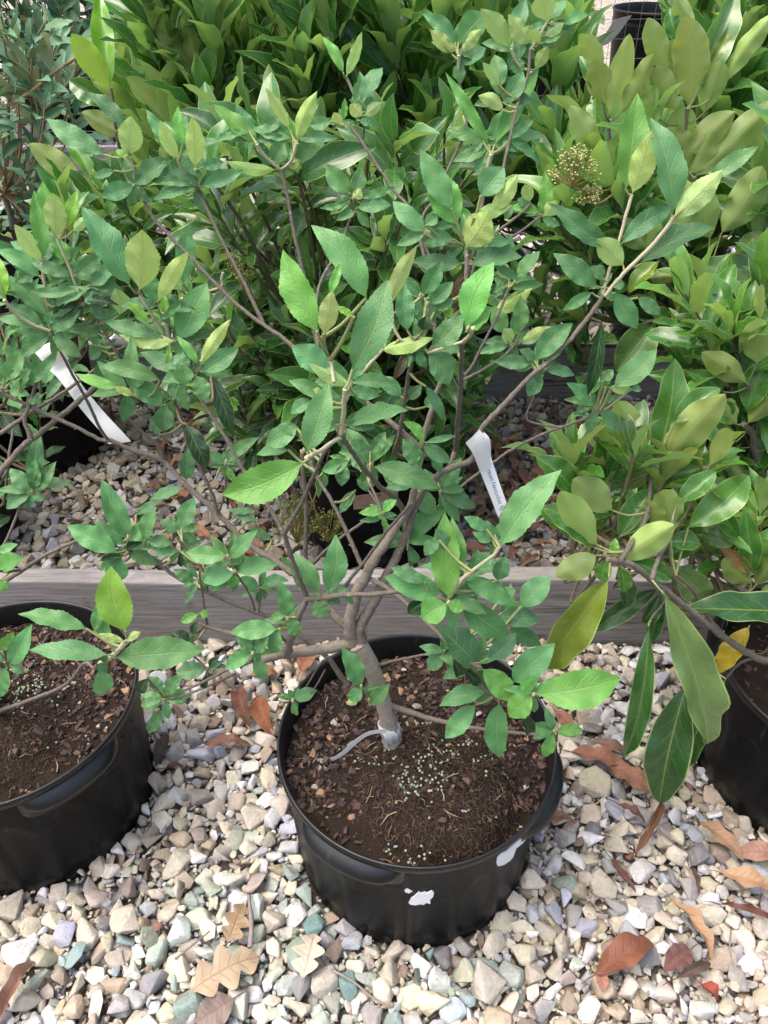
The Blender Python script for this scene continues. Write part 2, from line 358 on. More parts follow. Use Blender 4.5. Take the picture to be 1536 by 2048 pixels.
# ------------------------------------------------------------------ pots
POT_R, POT_RB, POT_H = .215, .194, .275
class Pot:
    def __init__(s, x, y, r=POT_R, rb=POT_RB, h=POT_H, soil=.235, rot=0.0, z0=0.0): s.x, s.y, s.r, s.rb, s.h, s.soil, s.rot, s.z0 = x, y, r, rb, h, soil, rot, z0
    def wall_r(s, z): return s.rb + (s.r-.007-s.rb)*np.clip(z/s.h, 0, 1)
def make_pot(p, label, handles=(), detail=True):
    root = empty("plant_pot", (p.x, p.y, p.z0), label, "pot", "black nursery pots")
    A = 180 if detail else 64; th = np.linspace(0, 2*math.pi, A, endpoint=False)
    def lathe(name, prof, panel=False):
        mb = MB(); rows = []
        for (rr, z) in prof:
            r_ = np.full(A, rr)
            if panel and .02 < z < p.h-.03:
                q = ((th+p.rot)/(2*math.pi)*16) % 1.0; d = np.abs(q-.5)*2
                topz = p.h-.075-.045*(d/.72)**2*(d < .72); inside = (d < .72) & (z < topz)
                edge = np.exp(-((d-.72)/.08)**2)*(z < p.h-.10) + np.exp(-((z-topz)/.007)**2)*(d < .76)
                r_ = r_ - .0032*inside + .0012*np.clip(edge, 0, 1)
            rows.append(np.stack([p.x+r_*np.cos(th), p.y+r_*np.sin(th), np.full(A, p.z0+z)], 1))
        n = len(rows); i, j = np.meshgrid(np.arange(n-1), np.arange(A), indexing='ij'); i = i.ravel(); j = j.ravel(); j2 = (j+1) % A
        mb.add(np.concatenate(rows), np.stack([i*A+j, i*A+j2, (i+1)*A+j2, (i+1)*A+j], 1)); return mb.build(name, M['rim' if name == 'rim' else 'pot'], root)
    zs = np.concatenate([[0, .004], np.linspace(.012, p.h-.05, 34 if detail else 8), np.linspace(p.h-.046, p.h-.012, 12 if detail else 4)])
    lathe("wall", [(.02, .003), (p.rb-.012, .001)] + [(p.wall_r(z), z) for z in zs], panel=detail)
    r = p.r; h = p.h
    lathe("rim", [(r-.007, h-.014), (r-.0015, h-.0135), (r-.0005, h-.011), (r-.001, h-.003), (r-.002, h-.0005), (r-.0035, h), (r-.0055, h-.0006), (r-.007, h-.005), (r-.011, h-.03), (r-.014, p.soil-.03)])
    for ha in handles:                                                     # moulded lifting lips under the rim
        tt = np.linspace(ha-.43, ha+.43, 48); mb = MB(); G = []
        for f in np.linspace(0, 1, 16):
            z = h-.0125-.052*f; w = np.clip(1-(np.abs(tt-ha)/.43)**4, 0, 1)
            bul = .018*np.interp(f, [0, .12, .3, .42, .6, 1], [0, .55, .97, 1, .62, 0]); r_ = p.wall_r(z)-.0022+w*(bul+.0068*(1-f)+.002)
            G.append(np.stack([p.x+r_*np.cos(tt), p.y+r_*np.sin(tt), np.full(48, p.z0+z-.006*w*f)], 1))
        mb.add(np.concatenate(G), grid_faces(16, 48)[:, ::-1]); mb.build("handle", M['rim'], root)
    return root
def soil_height(p, x, y, mound):
    dx, dy = x-p.x, y-p.y; rr = np.hypot(dx, dy)/(p.r-.012)
    z = p.z0 + p.soil - .010*rr**4
    mx, my, mr, mh = mound
    d = np.hypot(dx-mx, dy-my)/mr
    z = z + mh*np.clip(1-d**6, 0, 1)
    return z + .003*np.sin(x*90+y*30)*np.sin(y*110)
def make_soil(root, p, mound=(0, -.06, .12, .018), nchips=2200, nroots=900, seed=1, fine=True):
    rg = np.random.default_rng(seed); mb = MB(); nr, na = 30, 90; R0 = p.r-.010
    rr = np.linspace(.0, R0, nr); an = np.linspace(0, 2*math.pi, na)
    gx = p.x + rr[:, None]*np.cos(an)[None]; gy = p.y + rr[:, None]*np.sin(an)[None]; gz = soil_height(p, gx, gy, mound) + rg.normal(0, .0012, gx.shape)
    mb.add(np.stack([gx, gy, gz], -1).reshape(-1, 3), grid_faces(nr, na)[:, ::-1], (.026, .018, .013))
    s = mb.build("potting_soil", M['dirt'], root)
    if not fine: return s
    # bark chips: thin angular flakes
    mb = MB()
    for k in range(nchips):
        a = rg.uniform(0, 6.283); r_ = R0*math.sqrt(rg.uniform(0, 1))*.985; x = p.x+r_*math.cos(a); y = p.y+r_*math.sin(a)
        inm = math.hypot(x-p.x-mound[0], y-p.y-mound[1]) < mound[2]*.95
        if inm and rg.random() < .72: continue
        front = (y-p.y) < -.10
        if front and rg.random() < .5: continue
        sz = (.003+.0085*rg.random()**1.9)*(1 if not front else .7); m_ = rg.integers(5, 8)
        ang = np.sort(rg.uniform(0, 6.283, m_)); rad = sz*rg.uniform(.6, 1.1, m_); el = rg.uniform(.5, 1.0)
        pts = np.stack([rad*np.cos(ang), rad*np.sin(ang)*el, np.zeros(m_)], 1); hh = sz*rg.uniform(.15, .5)
        v = np.concatenate([pts, pts*rg.uniform(.6, .95)+[0, 0, hh]])
        v = v @ np.array((Matrix.Rotation(rg.uniform(0, 6.28), 3, 'Z') @ Matrix.Rotation(rg.normal(0, .4), 3, 'X') @ Matrix.Rotation(rg.normal(0, .4), 3, 'Y'))).T
        z = soil_height(p, np.array(x), np.array(y), mound); v = v+[x, y, float(z)+rg.uniform(-.001, .003)]
        c = np.array((.064, .040, .032))*rg.uniform(.4, 1.5)*np.array([1, rg.uniform(.9, 1.08), rg.uniform(.85, 1.15)])
        if rg.random() < .05: c = np.array((.28, .17, .10))*rg.uniform(.7, 1.2)
        if rg.random() < .02: c = np.array((.30, .28, .24))
        i = np.arange(m_); i2 = (i+1) % m_
        mb.add(v, np.stack([i, i2, i2+m_, i+m_], 1), c)
        mb.add(v[m_:], np.stack([np.zeros(m_-2, int), np.arange(1, m_-1), np.arange(2, m_)], 1), c*1.05)
    o = mb.build("bark_mulch", M['chip'], root, smooth=False); tag(o, kind="stuff")
    # root fibres matted over the mound
    mb = MB()
    for k in range(nroots):
        a = rg.uniform(0, 6.283); r_ = mound[2]*math.sqrt(rg.uniform(0, 1))*1.02; x = p.x+mound[0]+r_*math.cos(a); y = p.y+mound[1]+r_*math.sin(a)
        if math.hypot(x-p.x, y-p.y) > R0*.97: continue
        d = rg.uniform(0, 6.283); n_ = 6; L = rg.uniform(.006, .026); q = []
        for i in range(n_):
            q.append((x, y)); d += rg.normal(0, .75); x += L/n_*math.cos(d); y += L/n_*math.sin(d)
        q = np.array(q); z = soil_height(p, q[:, 0], q[:, 1], mound)+.001+np.abs(rg.normal(0, .0022, n_))
        c = np.array((.085, .058, .042))*rg.uniform(.35, 1.35)
        if rg.random() < .08: c = np.array((.24, .175, .11))*rg.uniform(.6, 1.1)
        tube(mb, np.concatenate([q, z[:, None]], 1), rg.uniform(.00022, .0006), 3, c)
    o = mb.build("root_mat", M['root'], root); tag(o, kind="stuff")
    # straw coloured splinters
    mb = MB()
    for k in range(46):
        a = rg.uniform(0, 6.283); r_ = R0*math.sqrt(rg.uniform(0, 1))*.93; x = p.x+r_*math.cos(a); y = p.y+r_*math.sin(a); d = rg.uniform(0, 6.28); L = rg.uniform(.008, .026)
        q = np.array([[x, y], [x+L*.5*math.cos(d), y+L*.5*math.sin(d)], [x+L*math.cos(d+.2), y+L*math.sin(d+.2)]])
        if np.hypot(q[:, 0]-p.x, q[:, 1]-p.y).max() > R0: continue
        z = soil_height(p, q[:, 0], q[:, 1], mound)+.004+rg.uniform(0, .003)
        tube(mb, np.concatenate([q, z[:, None]], 1), [.0008, .001, .0004], 4, np.array((.34, .24, .15))*rg.uniform(.5, 1.1))
    o = mb.build("straw_splinters", M['root'], root); tag(o, kind="stuff")
    return s

POTM = Pot(.05, .782, rot=.12); POTL = Pot(-.618, .865, rot=.3); POTR = Pot(.785, .925, soil=.22, rot=.1)
MOUND_M = (.03, -.070, .118, .040); MOUND_L = (-.02, -.05, .13, .016)
rm = make_pot(POTM, "black pot at the front with white paint smears on its side, rooted shrub in it", handles=(R(240), R(-22)))
make_soil(rm, POTM, MOUND_M, 2600, 2600, 3)
rl = make_pot(POTL, "black pot cut by the left edge, its bark soil open to view", handles=(R(-42), R(138)))
make_soil(rl, POTL, MOUND_L, 2200, 1800, 4)
rr_ = make_pot(POTR, "plain black pot under the large hanging glossy leaves", handles=(R(150),))
make_soil(rr_, POTR, (0, 0, .1, .01), 300, 100, 5)
POTC = Pot(-.015, 1.64, r=.20, rb=.18, h=.30, soil=.27); rc = make_pot(POTC, "shaded black pot behind the front board bearing a tan price label", detail=False); make_soil(rc, POTC, fine=False)
POTB = [(Pot(-1.12, 1.60, r=.2, rb=.185, h=.29, soil=.26), "shaded black pot against the far side of the front board at the left edge"),
        (Pot(-1.00, 2.00, r=.2, rb=.185, h=.29, soil=.26), "shaded black pot below the white strap label"),
        (Pot(.98, 1.72, r=.2, rb=.185, h=.29, soil=.26), "shaded black pot below the glossy shrub with pale leaves"),
        (Pot(1.35, 1.50, r=.2, rb=.185, h=.29, soil=.26), "shaded black pot by the front board near the pink and yellow leaf"),
        (Pot(-.42, 2.62, r=.2, rb=.185, h=.29, soil=.26), "black pot behind the second board below the lime tipped shrub"),
        (Pot(.28, 2.72, r=.2, rb=.185, h=.29, soil=.26), "black pot behind the second board at the middle shrub"),
        (Pot(.98, 2.62, r=.2, rb=.185, h=.29, soil=.26), "black pot behind the second board below the tallest pale shoots"),
        (Pot(1.98, 6.9, r=.33, rb=.28, h=.5, soil=.44), "large black pot beyond the fence with a grey label stake before it"),
        (Pot(2.15, 5.6, r=.24, rb=.22, h=.38, soil=.34), "smaller black pot just beyond the fence")]
POTB_ROOT = []
for q, lb in POTB:
    ro = make_pot(q, lb, detail=False); make_soil(ro, q, fine=False); POTB_ROOT.append(ro)
ALLPOTS = [POTM, POTL, POTR, POTC] + [q for q, _ in POTB]

# white paint smears on the front pot: each a thin skin on the wall
def on_wall(p, x, y, off):
    r = ray(x, y); lo, hi = .2, 2.0; best = None
    for t in np.linspace(.5, 2.2, 3400):
        q = CAMP + r*t
        if 0 < q[2] < p.h and math.hypot(q[0]-p.x, q[1]-p.y) < p.wall_r(q[2])+off: return q
    return None
def smear(pts, name="paint_smear"):
    pts = [on_wall(POTM, x, y, .0022) for x, y in pts]; pts = np.array([q for q in pts if q is not None])
    c = pts.mean(0); d = c-np.array([POTM.x, POTM.y, c[2]]); d = d/np.linalg.norm(d)
    rc_ = POTM.wall_r(c[2])+.0022; c = np.array([POTM.x+d[0]*rc_, POTM.y+d[1]*rc_, c[2]]); n = len(pts)
    inn = pts-np.stack([pts[:, 0]-POTM.x, pts[:, 1]-POTM.y, 0*pts[:, 0]], 1)*.014
    v = np.concatenate([pts, inn, [c]]); i = np.arange(n); j = (i+1) % n
    mb = MB(); mb.add(v, np.stack([i, j, np.full(n, 2*n)], 1), (.88, .88, .88)); mb.add(v, np.stack([i, i+n, j+n, j], 1), (.88, .88, .88)); return mb.build(name, M['white'], rm)
smear([(817, 1806), (822, 1797), (828, 1794), (833, 1789), (838, 1785), (843, 1788), (849, 1785), (855, 1788), (862, 1784), (868, 1786), (866, 1794), (860, 1800), (861, 1808), (852, 1806), (848, 1810), (840, 1809), (830, 1811), (820, 1809)])
smear([(809, 1782), (814, 1779), (825, 1783), (818, 1787), (811, 1785)])
smear([(996, 1716), (1004, 1708), (1014, 1703), (1026, 1692), (1040, 1680), (1056, 1668), (1055, 1676), (1046, 1686), (1036, 1694), (1030, 1704), (1027, 1714), (1020, 1722), (1008, 1730), (996, 1733), (994, 1726)])

# ------------------------------------------------------------------ gravel
def stone_protos(n, bev, rg):
    out = []
    for k in range(n):
        ax = np.array([1, rg.uniform(.62, .95), rg.uniform(.42, .75)]); m_ = rg.integers(9, 17)
        q = nrm(rg.normal(size=(m_, 3))); q = np.sign(q)*np.abs(q)**rg.uniform(.62, .95); q = q*ax*rg.uniform(.82, 1.12, (m_, 1))
        bm = bmesh.new(); [bm.verts.new(v) for v in q]
        r = bmesh.ops.convex_hull(bm, input=bm.verts[:]); bmesh.ops.delete(bm, geom=[e for e in r['geom_interior'] if isinstance(e, bmesh.types.BMVert)], context='VERTS')
        bmesh.ops.dissolve_limit(bm, angle_limit=R(14), verts=bm.verts[:], edges=bm.edges[:])
        if bev: bmesh.ops.bevel(bm, geom=bm.edges[:], offset=rg.uniform(.10, .20), segments=2, affect='EDGES', profile=.55, clamp_overlap=True)
        bmesh.ops.triangulate(bm, faces=bm.faces[:]); bm.verts.index_update()
        if bev:
            sd_ = Vector(rg.uniform(0, 50, 3))
            for x in bm.verts: x.co += x.co.normalized()*(.10*mnoise.noise(x.co*2.2+sd_)+.05*mnoise.noise(x.co*6+sd_))
        v = np.array([x.co[:] for x in bm.verts]); f = np.array([[x.index for x in fc.verts] for fc in bm.faces]); bm.free()
        v = v/np.abs(v[:, :2]).max(); out.append((v, f))
    return out
rgS = np.random.default_rng(5)
PROT_HI = stone_protos(36, True, rgS); PROT_LO = stone_protos(24, False, rgS)
PAL = [((.58, .51, .40), 32), ((.68, .655, .61), 20), ((.38, .355, .33), 12), ((.46, .37, .265), 15), ((.48, .405, .335), 8), ((.24, .23, .22), 4), ((.57, .51, .37), 11), ((.31, .245, .185), 6), ((.45, .45, .475), 9), ((.30, .14, .10), .6)]
PALC = np.array([c for c, _ in PAL])*np.array([.94, .97, 1.03]); PALW = np.array([w for _, w in PAL], float); PALW /= PALW.sum()
def scatter_stones(name, label, region, passes, protos, dim=1.0, seed=1, teal=False):
    rg = np.random.default_rng(seed); x0, x1, y0, y1 = region; cell = .066; gridd = {}; mb = MB()
    def blocked(x, y, r):
        for p in ALLPOTS:
            if abs(x-p.x) < .5 and math.hypot(x-p.x, y-p.y) < p.rb + r*.55: return True
        for by in BEAM_Y:
            if by-r*.7 < y < by+.042+r*.7: return True
        return False
    for (n, rmin, rmax, zlo, zhi, ov) in passes:
        if n < 0: gridd.clear(); n = -n
        for _ in range(n):
            x = rg.uniform(x0, x1); y = rg.uniform(y0, y1); r = rmin+(rmax-rmin)*rg.beta(1.6, 2.6)
            if abs(x) > .62 + .62*y: continue                       # keep to what the view could plausibly see
            if blocked(x, y, r): continue
            gx, gy = int(x/cell), int(y/cell); bad = False
            for i in (-1, 0, 1):
                for j in (-1, 0, 1):
                    for (a, b, c) in gridd.get((gx+i, gy+j), ()):
                        if (a-x)**2+(b-y)**2 < ((c+r)*ov)**2: bad = True; break
                    if bad: break
                if bad: break
            if bad: continue
            gridd.setdefault((gx, gy), []).append((x, y, r))
            v, f = protos[rg.integers(len(protos))]
            rot = np.array(Matrix.Rotation(rg.uniform(0, 6.28), 3, 'Z') @ Matrix.Rotation(rg.normal(0, .35), 3, 'X') @ Matrix.Rotation(rg.normal(0, .35), 3, 'Y'))
            vv = (v*r*np.array([1, 1, rg.uniform(.8, 1.1)])) @ rot.T
            zb = rg.uniform(zlo, zhi); vv = vv + [x, y, zb - vv[:, 2].min()*.75]
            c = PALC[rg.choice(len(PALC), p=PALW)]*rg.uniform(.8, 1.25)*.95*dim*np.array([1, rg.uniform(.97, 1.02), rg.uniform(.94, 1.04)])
            if teal:
                d = math.hypot((x+.17)/.2, (y-.585)/.14) ; d2 = math.hypot((x-.05)/.16, (y-.53)/.07)
                if rg.random() < .6*max(math.exp(-d*d), .6*math.exp(-d2*d2)): k_ = rg.uniform(.25, .7); c = c*(1-k_) + np.array([(.36, .46, .38), (.26, .40, .36), (.46, .54, .50), (.13, .26, .24)][rg.integers(4)])*k_
            mb.add(vv, f, np.clip(c, 0, .84))
    o = mb.build(name, M['stone'], smooth=(protos is PROT_HI)); tag(o, label, "gravel", kind="stuff"); return o
scatter_stones("gravel", "cream, grey and tan gravel around the front pots, some stained teal", (-1.3, 1.45, .34, 1.235),
    [(12000, .012, .026, -.018, -.012, .62), (21000, .006, .012, -.016, -.010, .6), (-20000, .015, .031, -.004, .006, .60), (40000, .007, .016, -.004, .010, .58), (48000, .0035, .007, -.006, .006, .52)], PROT_HI, 1.0, 21, True)
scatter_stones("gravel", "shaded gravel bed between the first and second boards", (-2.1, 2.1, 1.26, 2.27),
    [(12000, .012, .024, -.016, -.012, .62), (-16000, .013, .028, -.004, .004, .60), (30000, .006, .013, -.006, .006, .60)], PROT_LO, .74, 22)  # stone colours scaled down: dirtier bed, with canopy shade put into the colour
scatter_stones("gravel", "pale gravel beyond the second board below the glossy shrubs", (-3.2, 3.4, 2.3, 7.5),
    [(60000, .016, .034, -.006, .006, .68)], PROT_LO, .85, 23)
# ------------------------------------------------------------------ the front shrub, read from the photograph: stems (pixels, forward distance, px width) and leaves
# kind s = woody, y = young downy ; Y0 Y1 = forward distance at both ends ; w0 w1 = width in photo px
TRUNK = ("790,1512 786,1490 776,1440 764,1395 752,1360 742,1335 727,1308 712,1286", .775, .775, 58, 62)
BR = """
s .775 .86 36 10|706,1285 700,1250 712,1190 733,1150 748,1118 771,1088 795,1050 824,1000 846,880 867,809 880,765 905,690 922,620 932,560 934,510
s .775 .89 30 11|722,1282 722,1255 744,1212 775,1150 799,1100 816,1060 832,1010 866,960 905,935 945,917 961,861 1002,815 1062,752 1096,724 1150,668 1190,616 1206,590
s .775 .735 32 24|715,1290 680,1290 649,1299 584,1307 540,1314 506,1322
s .74 .70 12 7|512,1320 480,1330 454,1339 415,1360 366,1382
s .745 .66 21 12|571,1310 582,1280 600,1228 612,1198 596,1150 579,1102 568,1068
s .66 .72 12 8|568,1068 548,1030 532,1008 519,990 480,929 449,872 423,833 394,783 383,752
s .66 .615 13 10|568,1068 600,1012 626,955 645,912 664,885 681,872
s .70 .62 16 11|612,1198 650,1195 689,1190 750,1188 790,1183 830,1184 880,1196 897,1203
s .70 .66 10 8|681,1190 701,1157 728,1125 756,1086 775,1061 795,1038 824,1006
s .80 .615 14 12|808,1022 790,995 760,973 726,934 702,900 688,880 681,872
s .79 .91 24 13|700,1262 688,1248 655,1215 620,1170 582,1144 548,1120 501,1091 467,1059 436,1028 402,997 365,963 331,924
s .91 .92 14 9|331,924 312,914 260,898 221,880 203,880 156,856 104,833 52,809 13,789 3,776
s .91 .90 9 7|215,878 200,856 177,807 146,750 122,705 112,686 102,660
s .91 .92 9 8|331,924 318,893 281,861 242,820 206,778 200,768
s .87 .92 9 7|436,1028 423,984 402,940 381,898 365,848 349,804 310,770 265,745 242,725 221,686 195,642 177,613 164,592
s .80 .99 16 9|846,900 800,860 740,810 680,755 640,722 587,694 558,670 527,650 506,634 467,603 428,564 386,519 350,483 331,462 307,436 285,395 275,368
s .90 .98 11 8|527,648 519,631 491,571 467,524 441,475 415,420 397,386 394,368
s .86 1.0 12 9|700,905 672,850 650,770 634,690 615,590 603,530 587,459 577,402 566,355 563,340
s .85 1.0 9 7|640,730 632,640 639,571 665,519 686,478 699,441 708,412
s .86 1.06 11 8|880,765 868,640 850,520 828,440 812,407 789,384 768,350 757,336 731,294 707,260 700,250
s .90 1.09 11 7|905,690 880,580 845,470 848,428 864,405 896,338 917,294 933,263 928,208 916,150
s 1.07 1.07 6 5|722,285 728,262 727,240
s .88 1.06 9 8|932,560 950,500 985,420 1000,370 1008,331 1019,281 1034,215 1052,165 1058,140 1060,100
s .88 .98 9 7|925,610 960,501 986,470 1007,454 1049,420 1060,408
s .93 .98 9 6|960,501 1000,486 1038,465 1083,431
s .86 .74 14 12|912,900 915,850 921,778 924,700 926,686
s .86 .88 14 12|880,972 900,930 912,900
s .88 .97 8 6|916,760 940,738 965,690 1000,622 1012,590 1019,575
s .87 .95 8 6|918,765 975,734 1010,710 1029,690
s .85 .75 13 11|862,905 840,915 791,908 799,869 807,817 815,765 824,715 831,678
s .86 .93 8 7|830,1060 880,1010 921,974 960,944 1000,915 1017,903 1060,880 1100,862 1136,850 1194,828
s .86 .88 7 5|1120,855 1055,840 1065,800 1085,752 1092,738
s .79 .615 13 10|739,1157 778,1178 817,1210 860,1250 900,1290 930,1320 962,1336
s .64 .615 9 9|930,1320 960,1370 1000,1396 1040,1396 1068,1389
s .775 .68 18 8|783,1412 800,1418 830,1428 877,1441 934,1454 992,1461 1065,1468 1108,1463
s .775 .73 8 6|752,1332 791,1321 856,1308 889,1302
s .775 .84 15 10|696,1368 675,1342 652,1310 610,1277 584,1261 543,1236 506,1222 454,1201 402,1178 350,1152 312,1120 273,1097 260,1090
s .80 .79 6 5|415,1182 409,1150 395,1120 372,1098 360,1080
s .74 .79 14 10|584,1302 560,1290 504,1277 454,1264 420,1255 399,1246
s .79 .78 6 5|415,1253 412,1235 407,1201 400,1160 399,1141
s .73 .73 12 10|722,1395 726,1382 735,1392
s .775 .77 6 4|700,1290 668,1310 644,1323 613,1373
s .78 .84 12 9|723,1130 691,1057 662,1000 635,956 620,925
s .87 .90 12 11|612,1160 611,1100 612,1018 606,950 604,900
s .86 .93 9 7|583,1150 619,1130 674,1081 725,1045 740,1030
s .80 .93 7 5|745,1140 770,1060 768,1035 740,985 715,960
s .74 .70 6 5|640,1200 650,1188 655,1184
s .74 .735 7 5|574,1285 560,1270 557,1258
s .78 .77 6 5|510,1222 500,1190 475,1150 462,1130
s .80 .79 5 4|518,1225 520,1200 520,1176
s .88 .875 6 5|436,1028 446,1000 452,960 450,930
s .70 .70 6 5|500,1325 505,1315 506,1307
s .76 .75 5 4|650,1340 630,1375 600,1405 586,1399
s .78 .80 7 6|470,1348 416,1372 370,1390 330,1400
s .76 .75 6 5|415,1360 412,1348 416,1339
s .84 .84 6 5|866,960 880,970 880,984
s .85 .82 6 5|816,1060 818,1075 816,1083
s .79 .68 7 6|735,960 755,1000 765,1028
y .615 .545 10 12|681,876 662,886 640,903 612,916
y .615 .60 12 13|682,868 686,838 689,800 690,778
y .60 .64 10 9|668,765 662,730 652,704 644,676
y .625 .68 11 9|690,865 686,800 705,772 728,742 752,714 766,698
y .74 .71 10 11|926,684 940,670 946,656
y .74 .75 8 8|924,684 905,690 882,697 856,706
y .75 .76 8 8|831,690 800,678 785,648 776,620
y .72 .715 7 6|384,750 398,738 401,720
y .90 .90 8 9|342,735 331,682 318,655 295,615 279,585
y .90 .90 9 9|345,735 333,650 322,622 317,603
y .92 .92 8 9|112,686 96,620 88,560 84,526
y .92 .92 7 8|160,596 141,540 128,508 115,478
y .90 .88 8 9|100,662 60,647 30,625 8,600
y .89 .91 8 9|1206,590 1219,540 1237,488 1252,430 1264,390
y .88 .875 9 11|1210,592 1240,555 1290,505 1318,475 1338,450 1346,436
y .62 .60 11 9|898,1203 905,1185 927,1156 960,1130 990,1108 999,1093
y 1.04 1.01 10 11|960,470 962,420 966,385 975,340 983,308
y 1.07 1.07 7 7|715,245 712,205 702,175 692,155
y 1.0 .985 7 8|563,338 580,325 590,303 594,286
y 1.0 .985 7 8|560,338 540,322 522,303 514,288
y .97 .97 7 7|362,598 440,575 443,560 446,545
y .98 .97 7 7|270,365 267,340 262,318 257,312
y .98 .97 7 7|394,368 393,350 391,338
y .98 .97 6 7|390,368 370,345 356,322
y 1.08 1.07 7 8|916,150 918,128 917,110
y .88 .88 12 9|934,520 933,505 932,490
y 1.06 1.05 7 7|1060,140 1040,135 1027,112 1023,97
y 1.06 1.06 6 6|1060,100 1080,70 1094,45
y .88 .86 7 7|349,804 326,809 296,800 268,790
"""
